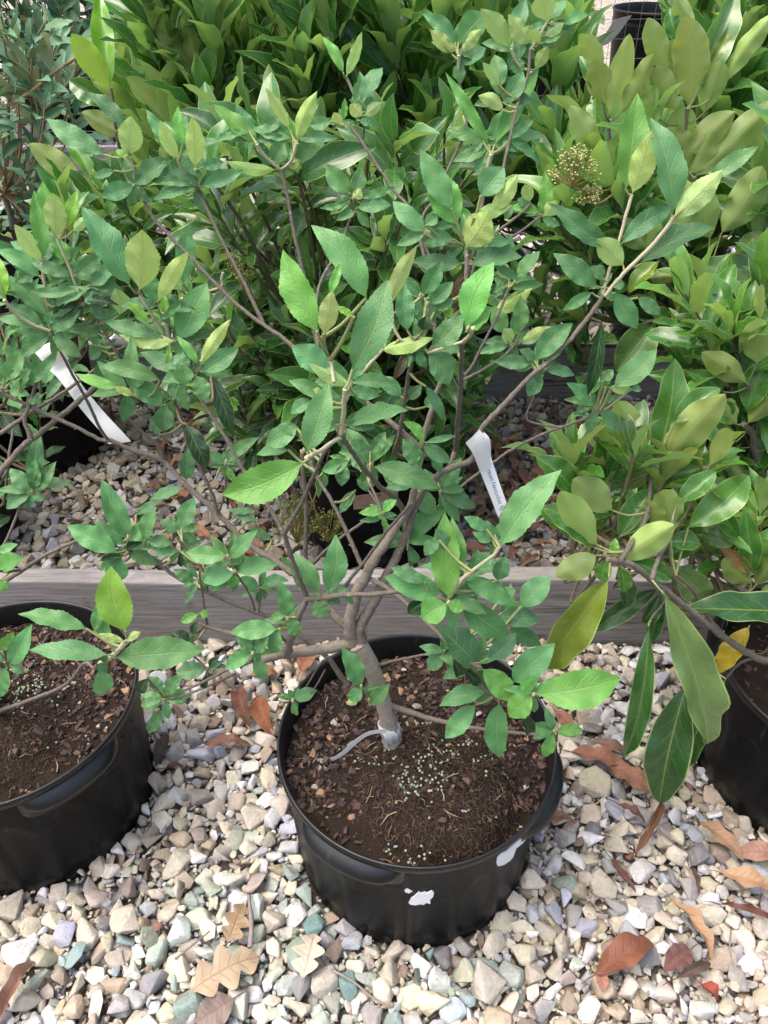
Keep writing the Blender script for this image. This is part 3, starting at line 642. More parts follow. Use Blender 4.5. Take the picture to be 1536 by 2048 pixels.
# leaves: bx by tx ty w type ; @ sets the forward distance
LV = """
@.97 212,312 100,242 48 m;250,258 178,187 38 d;256,312 262,236 50 U;229,341 190,354 22 d;268,372 206,392 42 d;268,372 338,320 50 d;262,318 232,300 18 g;270,368 290,350 22 d
@.97 357,318 323,245 30 U;350,310 294,222 30 m;365,294 357,216 26 g;391,336 385,236 42 U;388,372 286,328 38 d;388,372 310,365 24 m;390,374 310,398 26 m;405,335 446,325 26 d;402,373 482,341 34 m;398,372 372,345 26 d
@1.0 515,289 433,214 38 g;515,290 480,252 26 g;500,260 427,284 20 m;580,260 534,180 22 U;594,284 632,188 36 U;591,281 580,237 14 g;588,326 645,263 44 m;546,323 567,287 44 m;554,339 456,323 26 U;561,325 582,299 26 m;575,335 600,322 22 U
@1.06 692,154 722,68 24 U;688,148 647,77 22 g;725,232 700,210 28 U;728,232 763,207 26 U;720,200 762,135 42 m;710,206 725,160 36 m;680,252 668,226 24 U;686,242 689,198 16 g;663,242 621,250 30 m;690,245 710,265 22 m;718,241 748,247 18 d;730,225 745,195 30 m
@.98 700,388 655,331 46 m;710,383 723,339 36 m;705,396 722,378 24 U;715,396 788,375 22 m;713,415 779,410 36 m;699,402 642,415 18 m;700,405 662,428 24 m;711,423 675,440 26 m;715,422 738,454 22 m;708,400 690,372 24 m
@1.08 912,86 849,31 36 m;915,86 969,28 60 m;914,104 864,62 30 U;922,104 961,60 28 U;925,133 969,94 48 m;915,125 922,165 30 m;905,110 880,70 26 m
@1.06 1024,96 964,22 42 U;1029,75 1050,3 40 m;1063,88 1019,32 40 U;1094,44 1088,-16 50 U;1123,50 1176,27 24 m;1089,73 1126,47 26 U;1086,86 1122,58 36 m;1034,125 1040,74 42 m;1028,115 1040,149 30 m;1071,138 1094,95 28 U;1098,40 1130,0 30 m;1076,92 1060,60 26 U
@1.02 980,294 896,153 26 g;987,294 1074,140 38 g;1019,279 1066,240 26 m;1019,279 1006,296 18 m;1018,282 1077,326 18 d;967,281 941,310 16 d;998,180 990,113 42 m;999,172 967,127 24 U;1016,208 1045,146 40 m;1008,221 959,193 32 U;1005,205 1025,180 30 m
@.875 905,420 844,305 60 m;916,452 866,344 66 g;960,394 1006,337 62 m;981,425 1033,354 38 U;945,436 1020,412 30 U;932,496 976,426 70 U;851,465 789,405 42 m;852,450 874,430 28 m;850,466 796,490 28 d;908,478 846,482 36 d;958,478 1018,485 34 d;927,527 827,522 40 d;940,530 1039,515 48 d;1012,520 1020,470 34 m;918,470 905,440 20 m;985,528 1035,560 24 m
@.865 935,535 926,632 60 B
@.98 1088,433 1090,349 28 g;1088,434 1112,402 28 U;1080,425 1022,415 24 g;1060,405 1050,370 28 U;1083,436 1118,450 22 d;1062,412 1036,398 24 d;1010,440 1022,412 20 d
@.91 1250,382 1273,197 60 g;1264,388 1301,268 52 U
@.875 1345,432 1303,244 70 m;1346,440 1440,345 52 U;1412,362 1512,296 38 m
@.89 1240,490 1342,418 48 d;1277,530 1423,460 64 d;1219,496 1104,411 50 d;1248,532 1196,480 50 U;1196,574 1114,510 50 m;1206,558 1183,534 32 m;1185,584 1128,619 30 m;1230,584 1272,653 52 d;1274,595 1319,626 30 d;1224,574 1248,566 30 d;1206,585 1230,600 20 m
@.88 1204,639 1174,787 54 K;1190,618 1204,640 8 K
@.87 1065,726 991,722 32 d;1072,723 1141,649 52 d;1072,730 1075,763 20 d;1065,733 1025,736 24 d;1085,752 1057,791 38 d;1090,740 1146,750 26 d;1085,720 1125,690 36 m;1070,722 1040,700 26 d
@.93 1225,777 1309,703 54 m;1220,775 1264,780 24 U;1262,778 1282,780 18 m;1193,813 1136,768 38 d;1191,819 1178,864 30 d;1196,816 1241,862 36 d;1206,763 1225,740 28 m;1180,790 1195,750 26 g;1200,780 1190,762 24 m
@.95 1010,668 989,615 42 m;1038,668 1041,594 40 m;1025,688 1007,660 28 U;1041,683 1100,655 26 U;1018,691 960,707 26 m;1040,686 1080,675 28 m;1025,690 1012,676 20 m
@.98 1018,558 999,526 28 U;1033,556 1078,505 36 m;1020,578 1084,569 26 m;984,631 1060,579 36 U;1013,570 990,556 24 m
@.715 934,657 986,531 66 g;930,664 985,617 46 g
@.75 861,694 926,633 56 m;856,705 896,766 62 m;815,665 809,573 48 d;846,662 853,632 44 K;761,702 861,677 36 U;812,702 788,757 26 B;775,613 831,497 34 U;836,700 852,735 24 m;822,700 800,740 30 m;850,770 890,840 26 d
@.80 846,592 882,526 46 d;856,610 904,566 38 d;846,592 796,552 34 d;860,640 835,608 46 d;891,636 904,617 18 y;852,600 868,640 30 d;870,620 905,600 30 d
@.64 735,602 629,457 66 m
@.61 703,744 771,567 82 m;636,667 570,509 64 g;647,670 664,585 42 U;660,590 680,529 20 g;709,634 672,613 14 y;655,746 587,695 60 m;702,772 620,729 34 U;660,800 582,763 36 m;682,848 658,775 48 m;625,805 640,775 22 U;625,800 584,826 32 m;700,775 757,790 32 m;694,852 810,822 44 m;692,850 748,856 28 d;672,850 628,842 34 d
@.555 613,908 655,774 64 m;610,923 453,986 82 g
@.65 597,856 535,888 46 m;579,900 514,908 28 d;600,870 560,850 30 m;700,880 740,900 26 d
@.79 743,932 873,974 58 m;736,929 694,860 48 d;745,925 779,881 26 m;830,934 815,878 42 d;842,934 808,880 44 d;903,926 846,888 36 d;848,885 808,845 24 g;851,885 909,872 16 m;804,794 754,756 36 d;815,800 842,770 26 d;740,905 770,865 30 d;850,815 868,790 30 m
@.83 880,976 920,918 38 m;882,981 926,981 26 d;882,984 951,1013 32 d;880,989 917,1042 30 d;830,971 870,1026 48 m;826,971 774,976 30 d;868,900 880,945 26 d
@.81 817,1083 894,1014 52 d;815,1083 733,1083 36 m;820,1080 810,1040 26 d;814,1100 838,1125 26 d
@.68 765,1025 720,1026 22 g;766,1024 792,1001 22 g;765,1030 770,1058 13 g;763,1038 721,1041 16 d;770,1022 778,1000 18 d
@.84 712,979 681,1024 28 d;699,921 646,941 38 d;686,924 683,970 36 d;725,945 734,982 30 d;645,945 650,974 22 d;700,915 730,930 28 d
@.60 1000,1093 1117,948 86 m
@.61 986,1082 947,1065 24 m;990,1070 957,1040 30 d;975,1060 930,1035 30 d
@.61 897,1200 890,1035 64 g;895,1206 846,1236 58 g;895,1208 928,1218 30 g
@.63 918,1152 905,1042 48 m;882,1191 774,1156 64 m;852,1165 785,1136 34 d;916,1197 1016,1268 66 m;927,1162 1028,1209 44 m;846,1204 816,1226 42 K;994,1162 1010,1114 42 d;950,1140 990,1105 34 d;960,1170 1010,1180 30 d;940,1150 955,1100 32 d;880,1080 850,1110 30 d;900,1100 872,1060 32 d
@.70 1041,1214 1099,1156 58 d;994,1230 1079,1241 50 d;1018,1254 1079,1289 42 d;1000,1200 1030,1180 34 d;960,1250 1000,1290 36 d
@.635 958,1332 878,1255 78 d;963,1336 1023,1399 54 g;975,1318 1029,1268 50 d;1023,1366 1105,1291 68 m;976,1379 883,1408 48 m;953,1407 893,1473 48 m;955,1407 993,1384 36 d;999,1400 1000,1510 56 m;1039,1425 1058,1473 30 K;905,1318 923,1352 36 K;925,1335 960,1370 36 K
@.70 889,1302 841,1293 24 d;889,1303 858,1338 36 d;889,1300 886,1278 20 d;892,1308 915,1345 26 d
@.60 1070,1389 1233,1357 84 g;1066,1391 1021,1432 50 g;1062,1386 1040,1358 30 g
@.67 1108,1460 1091,1417 24 m;1107,1462 1062,1450 30 m;1111,1462 1165,1460 25 g;1108,1466 1088,1513 27 g
@.77 454,1111 375,1104 44 m;459,1118 512,1062 36 m;470,1144 409,1163 40 m;474,1145 551,1131 46 m;466,1130 478,1108 22 m;464,1148 464,1174 26 g
@.795 519,1175 480,1156 28 d;523,1174 575,1162 28 d;520,1180 517,1205 16 d
@.79 389,1165 348,1140 30 d;395,1165 371,1206 18 d;400,1150 425,1170 22 d;402,1150 440,1145 22 d
@.715 556,1258 465,1264 42 m;559,1260 546,1304 42 m;574,1235 560,1164 36 m;575,1237 598,1267 38 m;570,1232 541,1238 20 m
@.70 505,1305 474,1273 28 d;508,1304 536,1276 30 d;503,1308 453,1337 38 m;507,1310 531,1358 34 m;500,1300 520,1320 20 m
@.69 655,1185 671,1076 54 m;636,1188 591,1111 44 m;631,1201 650,1232 40 m;690,1190 706,1208 15 d;655,1195 680,1205 20 d;600,1180 583,1120 22 d;665,1190 695,1178 20 d
@.725 722,1372 684,1299 52 m;724,1375 700,1400 34 m;712,1394 697,1408 20 U;739,1412 776,1372 34 m
@.75 587,1398 632,1381 32 m;584,1396 576,1380 15 m;588,1402 592,1431 18 m
@.80 326,1399 282,1412 22 m;330,1397 377,1394 34 m;330,1401 337,1436 19 m;325,1415 298,1465 30 d;330,1390 366,1351 30 d;325,1385 294,1355 28 d;295,1355 278,1387 28 K
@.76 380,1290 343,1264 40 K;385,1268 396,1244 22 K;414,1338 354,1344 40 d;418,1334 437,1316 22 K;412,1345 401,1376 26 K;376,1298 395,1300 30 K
@.78 397,1228 363,1243 22 g;400,1227 418,1230 17 g
@.82 254,1078 206,964 54 d;256,1080 219,1004 46 m;237,1107 140,1054 54 m;240,1112 237,1161 50 d;252,1100 282,1084 28 K;289,1081 312,1017 40 d;296,1083 342,1088 28 d;250,1112 200,1120 24 K
@.82 362,1058 388,998 40 d;357,1062 322,1040 26 d;362,1066 394,1085 24 d;360,1100 307,1110 28 d;362,1102 400,1131 28 d;361,1104 362,1134 18 K
@.90 365,976 306,995 28 m;271,1030 317,999 20 m;372,962 375,900 40 d;275,1040 290,1030 26 K
@.875 450,928 420,907 28 m;451,926 514,877 28 m;452,932 471,964 15 g;470,1030 515,1040 18 d;509,1023 459,1023 20 d;545,1080 500,1055 22 d;560,1110 590,1140 18 d
@.715 362,727 365,767 50 m;397,732 355,675 18 g;399,730 458,643 28 U;404,745 473,700 48 m;390,750 412,801 38 m;385,745 398,690 40 K;378,742 350,712 40 d
@.86 323,762 205,733 42 m;240,775 155,749 24 g;268,791 228,775 18 U;336,760 338,688 15 g;260,780 264,674 36 m;346,799 355,775 26 m;357,770 376,819 30 m;326,812 265,769 48 d;331,809 326,860 50 d;380,740 286,706 42 d;320,870 300,840 18 d
@.80 420,745 465,870 46 K;371,846 417,935 42 K
@.89 356,682 411,571 72 m;326,675 215,644 36 m;352,682 246,672 32 U;310,607 294,540 42 m;320,640 360,610 26 m
@.88 279,582 284,466 72 U;262,575 168,422 78 m;316,603 375,505 36 U;297,647 256,605 23 y;330,628 326,588 20 y
@.95 366,571 375,456 46 m;362,580 338,550 32 U
@.92 232,660 203,622 42 d;200,668 150,662 26 d;205,700 182,718 38 d;210,720 198,763 38 d;235,700 232,738 36 d;240,631 232,580 42 U;250,690 270,725 30 m;195,690 170,655 26 m
@.92 113,476 112,394 48 U;91,430 86,366 30 g;130,455 153,385 28 y;146,462 170,437 23 U;84,522 31,452 34 U;88,518 69,388 36 g;135,530 108,474 32 g;83,557 -2,503 40 m;78,553 23,523 24 m;146,553 65,524 32 d;151,550 200,509 38 d;180,571 228,536 42 d;181,574 246,584 28 d
@.91 161,577 64,582 26 d;95,633 13,555 48 m;109,613 178,578 34 m;169,590 194,604 32 d;167,598 233,607 22 K;159,600 103,637 26 K;150,600 130,640 26 d;178,600 210,640 28 d
@.90 101,657 157,622 46 d;101,668 43,713 32 d;109,673 160,713 34 d;78,655 -2,639 28 d;85,650 19,612 32 d;97,650 103,622 24 m;10,597 -3,517 38 y;10,600 -14,560 32 U;105,670 130,690 26 d
@.92 8,764 43,699 44 m;44,772 113,702 30 d;16,781 58,791 24 m;55,794 82,805 28 d;20,765 45,745 26 d;-4,772 -20,700 42 d;40,770 60,740 26 d
"""
# ------------------------------------------------------------------ the shrub of the left pot
BRL = """
s .86 .64 13 8|-22,1430 60,1400 130,1370 169,1326 186,1336 200,1326
y .64 .60 12 14|200,1326 221,1316 236,1300 252,1284
s .86 .70 14 9|-22,1430 -10,1380 10,1345 18,1331
s .88 .95 24 13|-110,1080 -40,985 0,945 39,900 62,880 104,846 156,804 190,775
s .90 .93 14 8|62,880 50,840 56,817 70,775 75,752
s .90 .97 13 8|-20,880 0,867 65,822 125,786 190,739
s .86 .84 16 9|-40,1185 0,1167 52,1136 91,1110 161,1078
s .86 .82 10 7|52,1136 20,1143 -4,1142
s .87 .96 9 7|-60,1010 5,960 20,900 26,860
s 1.0 1.05 9 7|-20,1130 13,1080 40,1015 60,992
"""
LVL = """
@.595 251,1266 223,1139 68 y;250,1284 197,1269 17 U;252,1283 280,1265 17 U
@.615 177,1258 43,1228 48 m;219,1310 67,1301 52 m;228,1316 400,1300 78 m;188,1264 212,1190 28 m;216,1287 208,1218 36 m;200,1336 204,1387 48 m;222,1300 242,1290 24 d;214,1325 200,1305 20 d;190,1330 215,1342 20 d
@.69 20,1330 62,1252 46 m;-2,1303 27,1265 26 g;14,1333 -2,1393 52 m;22,1332 48,1344 22 d;10,1325 -30,1290 30 m
@.83 -4,1104 34,1089 24 m;-3,1141 45,1117 42 g;-5,1160 13,1181 24 g
@1.05 65,986 78,868 36 d;62,984 22,939 38 d;66,984 110,926 36 d;67,986 144,973 28 d;62,988 15,1016 32 d;60,985 -2,980 22 d;66,980 70,921 34 m;64,990 58,1012 22 m;66,990 90,1000 20 d
"""
# ------------------------------------------------------------------ colours of the leaves: upper side, underside (linear)
LC = {'d': ((.084, .228, .084), (.30, .38, .18)), 'm': ((.112, .29, .10), (.32, .41, .18)), 'g': ((.14, .38, .07), (.38, .50, .17)),
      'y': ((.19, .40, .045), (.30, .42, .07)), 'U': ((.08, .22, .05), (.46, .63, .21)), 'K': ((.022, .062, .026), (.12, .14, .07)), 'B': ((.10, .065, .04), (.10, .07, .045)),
      'G': ((.072, .215, .032), (.33, .45, .13)), 'H': ((.105, .28, .045), (.36, .49, .14)), 'V': ((.06, .16, .03), (.36, .48, .14)),
      '1': ((.19, .30, .03), (.3, .34, .08)), '2': ((.13, .24, .075), (.24, .30, .10)), '3': ((.04, .125, .03), (.2, .27, .08)),
      'Q': ((.56, .36, .03), (.5, .36, .06)), 'R': ((.62, .33, .12), (.6, .3, .12))}
LC['L'] = ((.2, .44, .05), (.36, .52, .07))
UNDER = set("UVL")
def parse_leaves(txt):
    Y = 1.0; out = []
    for line in txt.strip().splitlines():
        line = line.strip()
        if line.startswith('@'): y_, line = line[1:].split(' ', 1); Y = float(y_)
        for part in line.split(';'):
            q = part.split()
            if len(q) < 4: continue
            (bx, by), (tx, ty) = ([float(c) for c in w.split(',')] for w in q[:2])
            out.append((bx, by, tx, ty, float(q[2]), q[3], Y + (float(q[4]) if len(q) > 4 else 0)))
    return out
def leaf_frames(specs, fold_deg=17):
    B = []; T = []; W = []; Nn = []; c1 = []; c2 = []
    for (bx, by, tx, ty, w, k, Y) in specs:
        b = P(bx, by, Y); uy = (by-ty)/max(math.hypot(bx-tx, by-ty), 1); Lp = px(b, math.hypot(bx-tx, by-ty))
        dy = Lp*((-.22*uy if uy > 0 else .1) if k in UNDER else (.42*uy if uy > 0 else .30*uy) + random.uniform(-.12, .12))
        t = P(tx, ty, Y+dy); v = nrm(CAMP-(b+t)/2); a = nrm(t-b)
        if k in UNDER: n = -(v + np.array([random.uniform(-.3, .3), 0, random.uniform(-.15, .3)]))
        else: n = v*.85 + np.array([random.uniform(-.3, .3), random.uniform(-.1, .1), random.uniform(.1, .6)])
        n = n - a*np.dot(n, a); n = n/np.linalg.norm(n); cosr = abs(np.dot(n, nrm(v-a*np.dot(v, a))))
        B.append(b); T.append(t); Nn.append(n); t = b+(t-b)*1.06; T[-1] = t
        W.append((1.2 if k in 'GHV' else .84 if k in 'dm' else .95)*px(b, w)/max(cosr, .75)/math.cos(R(fold_deg)))
        j = random.uniform(.82, 1.2); h = np.array([random.uniform(.88, 1.12), 1, random.uniform(.88, 1.12)])
        c1.append(np.array(LC[k][0])*j*h); c2.append(np.array(LC[k][1])*random.uniform(.85, 1.12)*h)
    return [np.array(x) for x in (B, T, W, Nn, c1, c2)]
def parse_branches(txt):
    out = []
    for line in txt.strip().splitlines():
        hd, pt = line.split('|'); k, y0, y1, w0, w1 = hd.split()
        pts = [tuple(float(c) for c in q.split(',')) for q in pt.split()]
        d = np.concatenate([[0], np.cumsum([math.hypot(pts[i+1][0]-pts[i][0], pts[i+1][1]-pts[i][1]) for i in range(len(pts)-1)])]); d = d/d[-1]
        Ys = float(y0)+(float(y1)-float(y0))*d; ws = float(w1)+(float(w0)-float(w1))*(1-d)**2.3
        p3 = np.array([P(x, y, Y) for (x, y), Y in zip(pts, Ys)]); rad = np.array([.80*px(p, w)/2 for p, w in zip(p3, ws)])
        out.append((k, p3, rad))
    return out
WOODC = np.array((.215, .185, .15))
def woody(mb, p3, rad, young=False, rg=random):
    pts, rr = catmull(p3, rad, .006)
    n = len(pts)
    if n > 4: pts[1:-1] += RNG.normal(0, 1, (n-2, 3))*rr[1:-1, None]*.10
    if not young:
        nodes = np.zeros(n); s = np.concatenate([[0], np.cumsum(np.linalg.norm(np.diff(pts, axis=0), axis=1))])
        pos = rg.uniform(.01, .03)
        while pos < s[-1]: nodes += .16*np.exp(-((s-pos)/.0022)**2); pos += rg.uniform(.022, .05)
        rr = rr*(1+nodes)
        base = WOODC*np.interp(rr.mean(), [.0022, .010], [.62, 1.25])*rg.uniform(.85, 1.15)
    else: base = np.array((.46, .44, .29))*rg.uniform(.85, 1.1)
    tube(mb, pts, rr, 9 if rr.max() > .006 else 7, base, .07 if not young else .02)
    if not young and n > 12:                                               # paired bud scars and short spurs
        for _ in range(int(n*.05)):
            i = random.randrange(2, n-2); d = nrm(RNG.normal(size=3)); r0 = rr[i]
            tube(mb, [pts[i], pts[i]+d*(r0*1.25), pts[i]+d*(r0*1.25+random.uniform(.001, .004))], [r0*.55, r0*.4, r0*.18], 5, base*1.05)
def build_shrub(root, brs, leafs, mat, kind, trunk=None, opts=None, fold=17, part="branch"):
    """every stem is a part; the leaves that grow nearest to it are its sub-part"""
    opts = opts or {}; samples = []; owner = []; objs = []
    if trunk is not None:
        tp, w_ = trunk; mb = MB(); pts, rr = catmull(tp, w_, .006); rr = rr*(1+RNG.normal(0, .02, len(rr)))
        tube(mb, pts, rr, 18, WOODC*1.65, .04); tr = mb.build("trunk", M['bark'], root)
    mbs = []
    for k, p3, rad in brs:
        mb = MB(); woody(mb, p3, rad, k == 'y'); mbs.append(mb)
        q, r = catmull(p3, rad, .004); samples.append(q); owner += [len(mbs)-1]*len(q)
    S = np.concatenate(samples); owner = np.array(owner)
    B, T, W, Nn, c1, c2 = leaf_frames(leafs, fold); own = []
    seen = set()
    for i in range(len(B)):
        d = np.linalg.norm(S-B[i], axis=1) + .35*np.maximum(0, S[:, 2]-B[i, 2]); j = int(np.argmin(d)); own.append(owner[j]); k = leafs[i][5]
        q = S[j]; gap = np.linalg.norm(q-B[i])
        if gap > opts.get('reach', .13): q = B[i]+np.array([RNG.normal(0, .012), .03+RNG.normal(0, .01), -.055]); gap = .06
        if gap > .0015:
            m_ = (q+B[i])/2 - np.array([0, 0, .12*gap]) + RNG.normal(0, .02, 3)*gap
            col = np.array((.26, .29, .12)) if k not in 'KB' else np.array((.14, .10, .06)); r1 = .0011+.00012*min(gap/.01, 6)
            pp, rr = catmull([q, m_, B[i]+(T[i]-B[i])*.03], [r1*1.25, r1, r1*.9], .004); tube(mbs[owner[j]], pp, rr, 5, col)
    own = np.array(own)
    for bi, mb in enumerate(mbs):
        o = mb.build(part, M['stem'] if brs[bi][0] == 'y' else M['bark'], root)
        sel = np.where(own == bi)[0]
        if len(sel):
            lm = MB(); kk = np.array([leafs[s][5] for s in sel])
            fo = np.where(np.isin(kk, list("KB")), .7, opts.get('fold', .28)); ar = np.where(np.isin(kk, list("UVL")), -.02, opts.get('arch', .07))
            cu = np.where(RNG.random(len(sel)) < .4, RNG.uniform(0, .10, len(sel)), 0) + np.where(np.isin(kk, list("KB")), .12, 0)
            leaves(lm, B[sel], T[sel], W[sel], Nn[sel], c1[sel], c2[sel], kind, opts.get('rows', 31), 7, fo, ar, opts.get('wave', .024), opts.get('teeth', 14), cu)
            lm.build("foliage", mat, o)
    return S
# ------------------------------------------------------------------ the rooted shrub in the front pot
base = np.array([POTM.x, POTM.y, .0]); t0 = P(790, 1512, .775)
shrub = empty("shrub", (t0[0], t0[1], POTM.soil), "open branching shrub of soft pointed leaves rooted in the front black pot", "shrub", "potted shrubs with soft pointed leaves")
tp = np.array([P(*[float(c) for c in q.split(',')], .775) for q in TRUNK[0].split()]); tw = np.array([px(p, w)/2 for p, w in zip(tp, [46, 41, 34, 32, 33, 36, 39, 41])])
tp[0, 2] -= .02
def cluster_fill(specs, seed, per=5):
    """whorls are fuller than the leaves one can outline: a few more at each tip, a little behind"""
    rg = np.random.default_rng(seed); used = [False]*len(specs); out = []
    for i, a in enumerate(specs):
        if used[i]: continue
        grp = [j for j, b in enumerate(specs) if not used[j] and abs(b[6]-a[6]) < .03 and math.hypot(a[0]-b[0], a[1]-b[1]) < 34]
        for j in grp: used[j] = True
        if len(grp) < 3: continue
        cx = np.mean([specs[j][0] for j in grp]); cy = np.mean([specs[j][1] for j in grp]); Ls = np.median([math.hypot(specs[j][0]-specs[j][2], specs[j][1]-specs[j][3]) for j in grp])
        a0 = rg.uniform(0, 6.28)
        for k in range(per+(len(grp) > 6)):
            an = a0+k*2.4+rg.normal(0, .4); l = min(Ls*rg.uniform(.75, 1.1), 85)
            out.append((cx, cy, cx+l*math.cos(an), cy-l*(.8*math.sin(an)+.1), l*rg.uniform(.34, .44), "ddmmm"[rg.integers(5)], a[6]+rg.uniform(.006, .022)))
    return out
brm = parse_branches(BR); LVS = parse_leaves(LV)
build_shrub(shrub, brm, LVS + cluster_fill(LVS, 5), M['leaf'], 'ovate', (tp, tw))
for (x, y, Y) in [(603, 903, .553), (608, 899, .552), (898, 1204, .606), (960, 1332, .632), (1068, 1388, .597), (1109, 1461, .665), (456, 1111, .766), (470, 1141, .766), (723, 1371, .722), (560, 1257, .712), (575, 1236, .712),
                  (741, 928, .787), (881, 982, .826), (815, 1080, .806), (832, 968, .827), (937, 655, .713), (855, 607, .797), (841, 590, .797), (506, 1306, .697), (257, 1073, .816), (252, 1079, .817), (738, 1398, .722), (586, 1400, .748)]:
    p = P(x, y, Y); mb = MB(); u = np.array([random.uniform(-.3, .3), -.3, 1]); u = u/np.linalg.norm(u); L = px(p, random.uniform(9, 15)); r = L*.28
    tube(mb, [p-u*L*.5, p-u*L*.2, p+u*L*.15, p+u*L*.5], [r*.7, r, r*.8, r*.15], 7, (.50, .45, .26)); mb.build("bud", M['stem'], shrub)
# ------------------------------------------------------------------ the shrub of the left pot
tl = P(-30, 1445, .865)
shl = empty("shrub", (tl[0], tl[1], POTL.soil), "shrub rooted in the left edge pot with one bright upright leaf before the board", "shrub", "potted shrubs with soft pointed leaves")
pl = np.array([[tl[0], tl[1], POTL.soil-.02], P(-28, 1430, .865), P(-40, 1330, .865), P(-60, 1200, .87), P(-100, 1080, .88)])
build_shrub(shl, parse_branches(BRL), parse_leaves(LVL), M['leaf'], 'ovate', (pl, np.array([.024, .022, .016, .014, .012])))

# ------------------------------------------------------------------ glossy shrubs on the right, read from the photograph
BRF = """
s .925 .80 24 15|1717,1308 1620,1312 1531,1321 1461,1283 1414,1248 1360,1205 1335,1183 1303,1159 1265,1130 1232,1122 1215,1118
s .80 1.0 16 10|1240,1122 1262,1090 1290,1040 1300,985 1303,940
s .80 .90 14 9|1303,1159 1320,1110 1340,1075 1345,1040
s .92 .90 12 9|1461,1283 1420,1240 1385,1180 1352,1150
s .86 .80 8 6|1340,1190 1322,1213 1306,1232 1300,1243
s .93 .88 10 7|1545,1320 1506,1318 1478,1328 1455,1353
s .95 1.05 18 12|1560,1240 1500,1190 1461,1163 1392,1106
s .94 .80 12 8|1560,1500 1500,1560 1540,1620
s .93 .8 8 6|1455,1300 1420,1330 1380,1357
"""
LVF = """
@1.02 1308,930 1347,729 58 G;1292,933 1237,810 58 V;1318,939 1443,797 64 V;1345,850 1437,779 40 G;1303,975 1470,917 46 H;1232,978 1294,934 42 V;1209,962 1206,859 50 G;1188,957 1147,901 32 G;1290,960 1330,1000 26 G;1280,955 1262,905 26 V
@.93 1154,992 1076,918 50 G;1227,1023 1150,962 52 V;1237,1077 1300,982 48 G;1373,1058 1494,953 54 H;1354,1004 1428,946 38 G;1341,1071 1335,984 54 V;1310,1060 1300,1003 40 V;1335,1083 1398,1088 34 G;1330,1060 1262,1020 30 G;1345,1050 1380,990 34 G
@.84 1196,1093 1125,989 54 V;1192,1098 1089,1019 48 G;1237,1121 1342,1054 58 V;1252,1121 1337,1157 38 G;1215,1118 1204,1160 30 G;1240,1131 1247,1182 26 G;1195,1109 1115,1151 42 V;1225,1110 1230,1078 20 g
@.78 1222,1150 1090,1336 92 1;1325,1178 1417,1487 108 2
@.77 1300,1242 1251,1500 62 3
@.84 1376,1359 1322,1593 92 3;1455,1353 1384,1522 54 3;1315,1482 1313,1578 40 3
@.88 1620,1225 1386,1217 72 3;1610,1490 1466,1497 40 3
@.96 1319,1175 1188,1258 50 3;1322,1185 1286,1242 44 3;1330,1200 1303,1282 42 3;1245,1140 1255,1210 40 3;1322,1115 1386,1095 34 G;1354,1134 1411,1198 66 2;1347,1172 1386,1133 26 G;1330,1130 1370,1150 30 V
@.90 1500,1250 1437,1342 50 Q;1540,1290 1536,1330 36 B
@1.0 1502,1147 1441,1090 32 R;1505,1147 1490,1026 38 G;1510,1172 1545,1122 44 V;1505,1169 1449,1120 38 V;1474,1083 1395,1072 50 2;1477,1077 1432,1006 34 G;1520,1160 1540,1060 40 H;1520,1190 1560,1180 34 V
"""
BRG = """
s 1.50 1.35 22 16|1580,1060 1545,1000 1511,910 1505,870 1487,848
s 1.40 1.35 14 10|1511,910 1500,820 1495,768
s 1.45 1.4 18 14|1530,960 1470,930 1440,900 1422,873 1400,850
s 1.40 1.4 10 8|1511,940 1510,985 1530,980
"""
LVG = """
@1.34 1493,824 1541,720 50 G;1475,850 1441,805 38 V;1495,847 1550,790 44 V;1495,767 1408,708 40 V;1514,730 1514,643 50 V;1521,642 1524,570 20 V;1461,842 1419,812 46 G;1475,884 1391,845 42 H;1448,785 1377,745 34 H
@1.38 1477,894 1408,942 54 2;1352,933 1410,867 46 G;1513,983 1455,922 54 V;1506,957 1540,878 40 G;1505,985 1537,990 18 Q;1490,850 1500,780 40 G;1420,870 1460,900 36 V;1530,900 1550,840 40 G
"""
BRE = """
s 1.95 1.70 30 9|1386,900 1386,830 1386,777 1372,730 1357,692 1342,610 1334,560 1330,500 1340,430 1363,320 1376,216
s 1.72 1.6 12 8|1357,692 1310,672 1285,650 1310,640
s 1.72 1.6 10 8|1360,696 1380,680 1396,668
s 1.70 1.65 12 8|1334,560 1370,535 1420,530
s 1.70 1.75 12 8|1335,540 1270,470 1230,400 1217,240
s 1.70 1.7 12 9|1345,430 1385,380 1390,355
s 1.72 1.65 10 8|1380,760 1378,745
s 1.70 1.7 10 8|1340,600 1366,634
"""
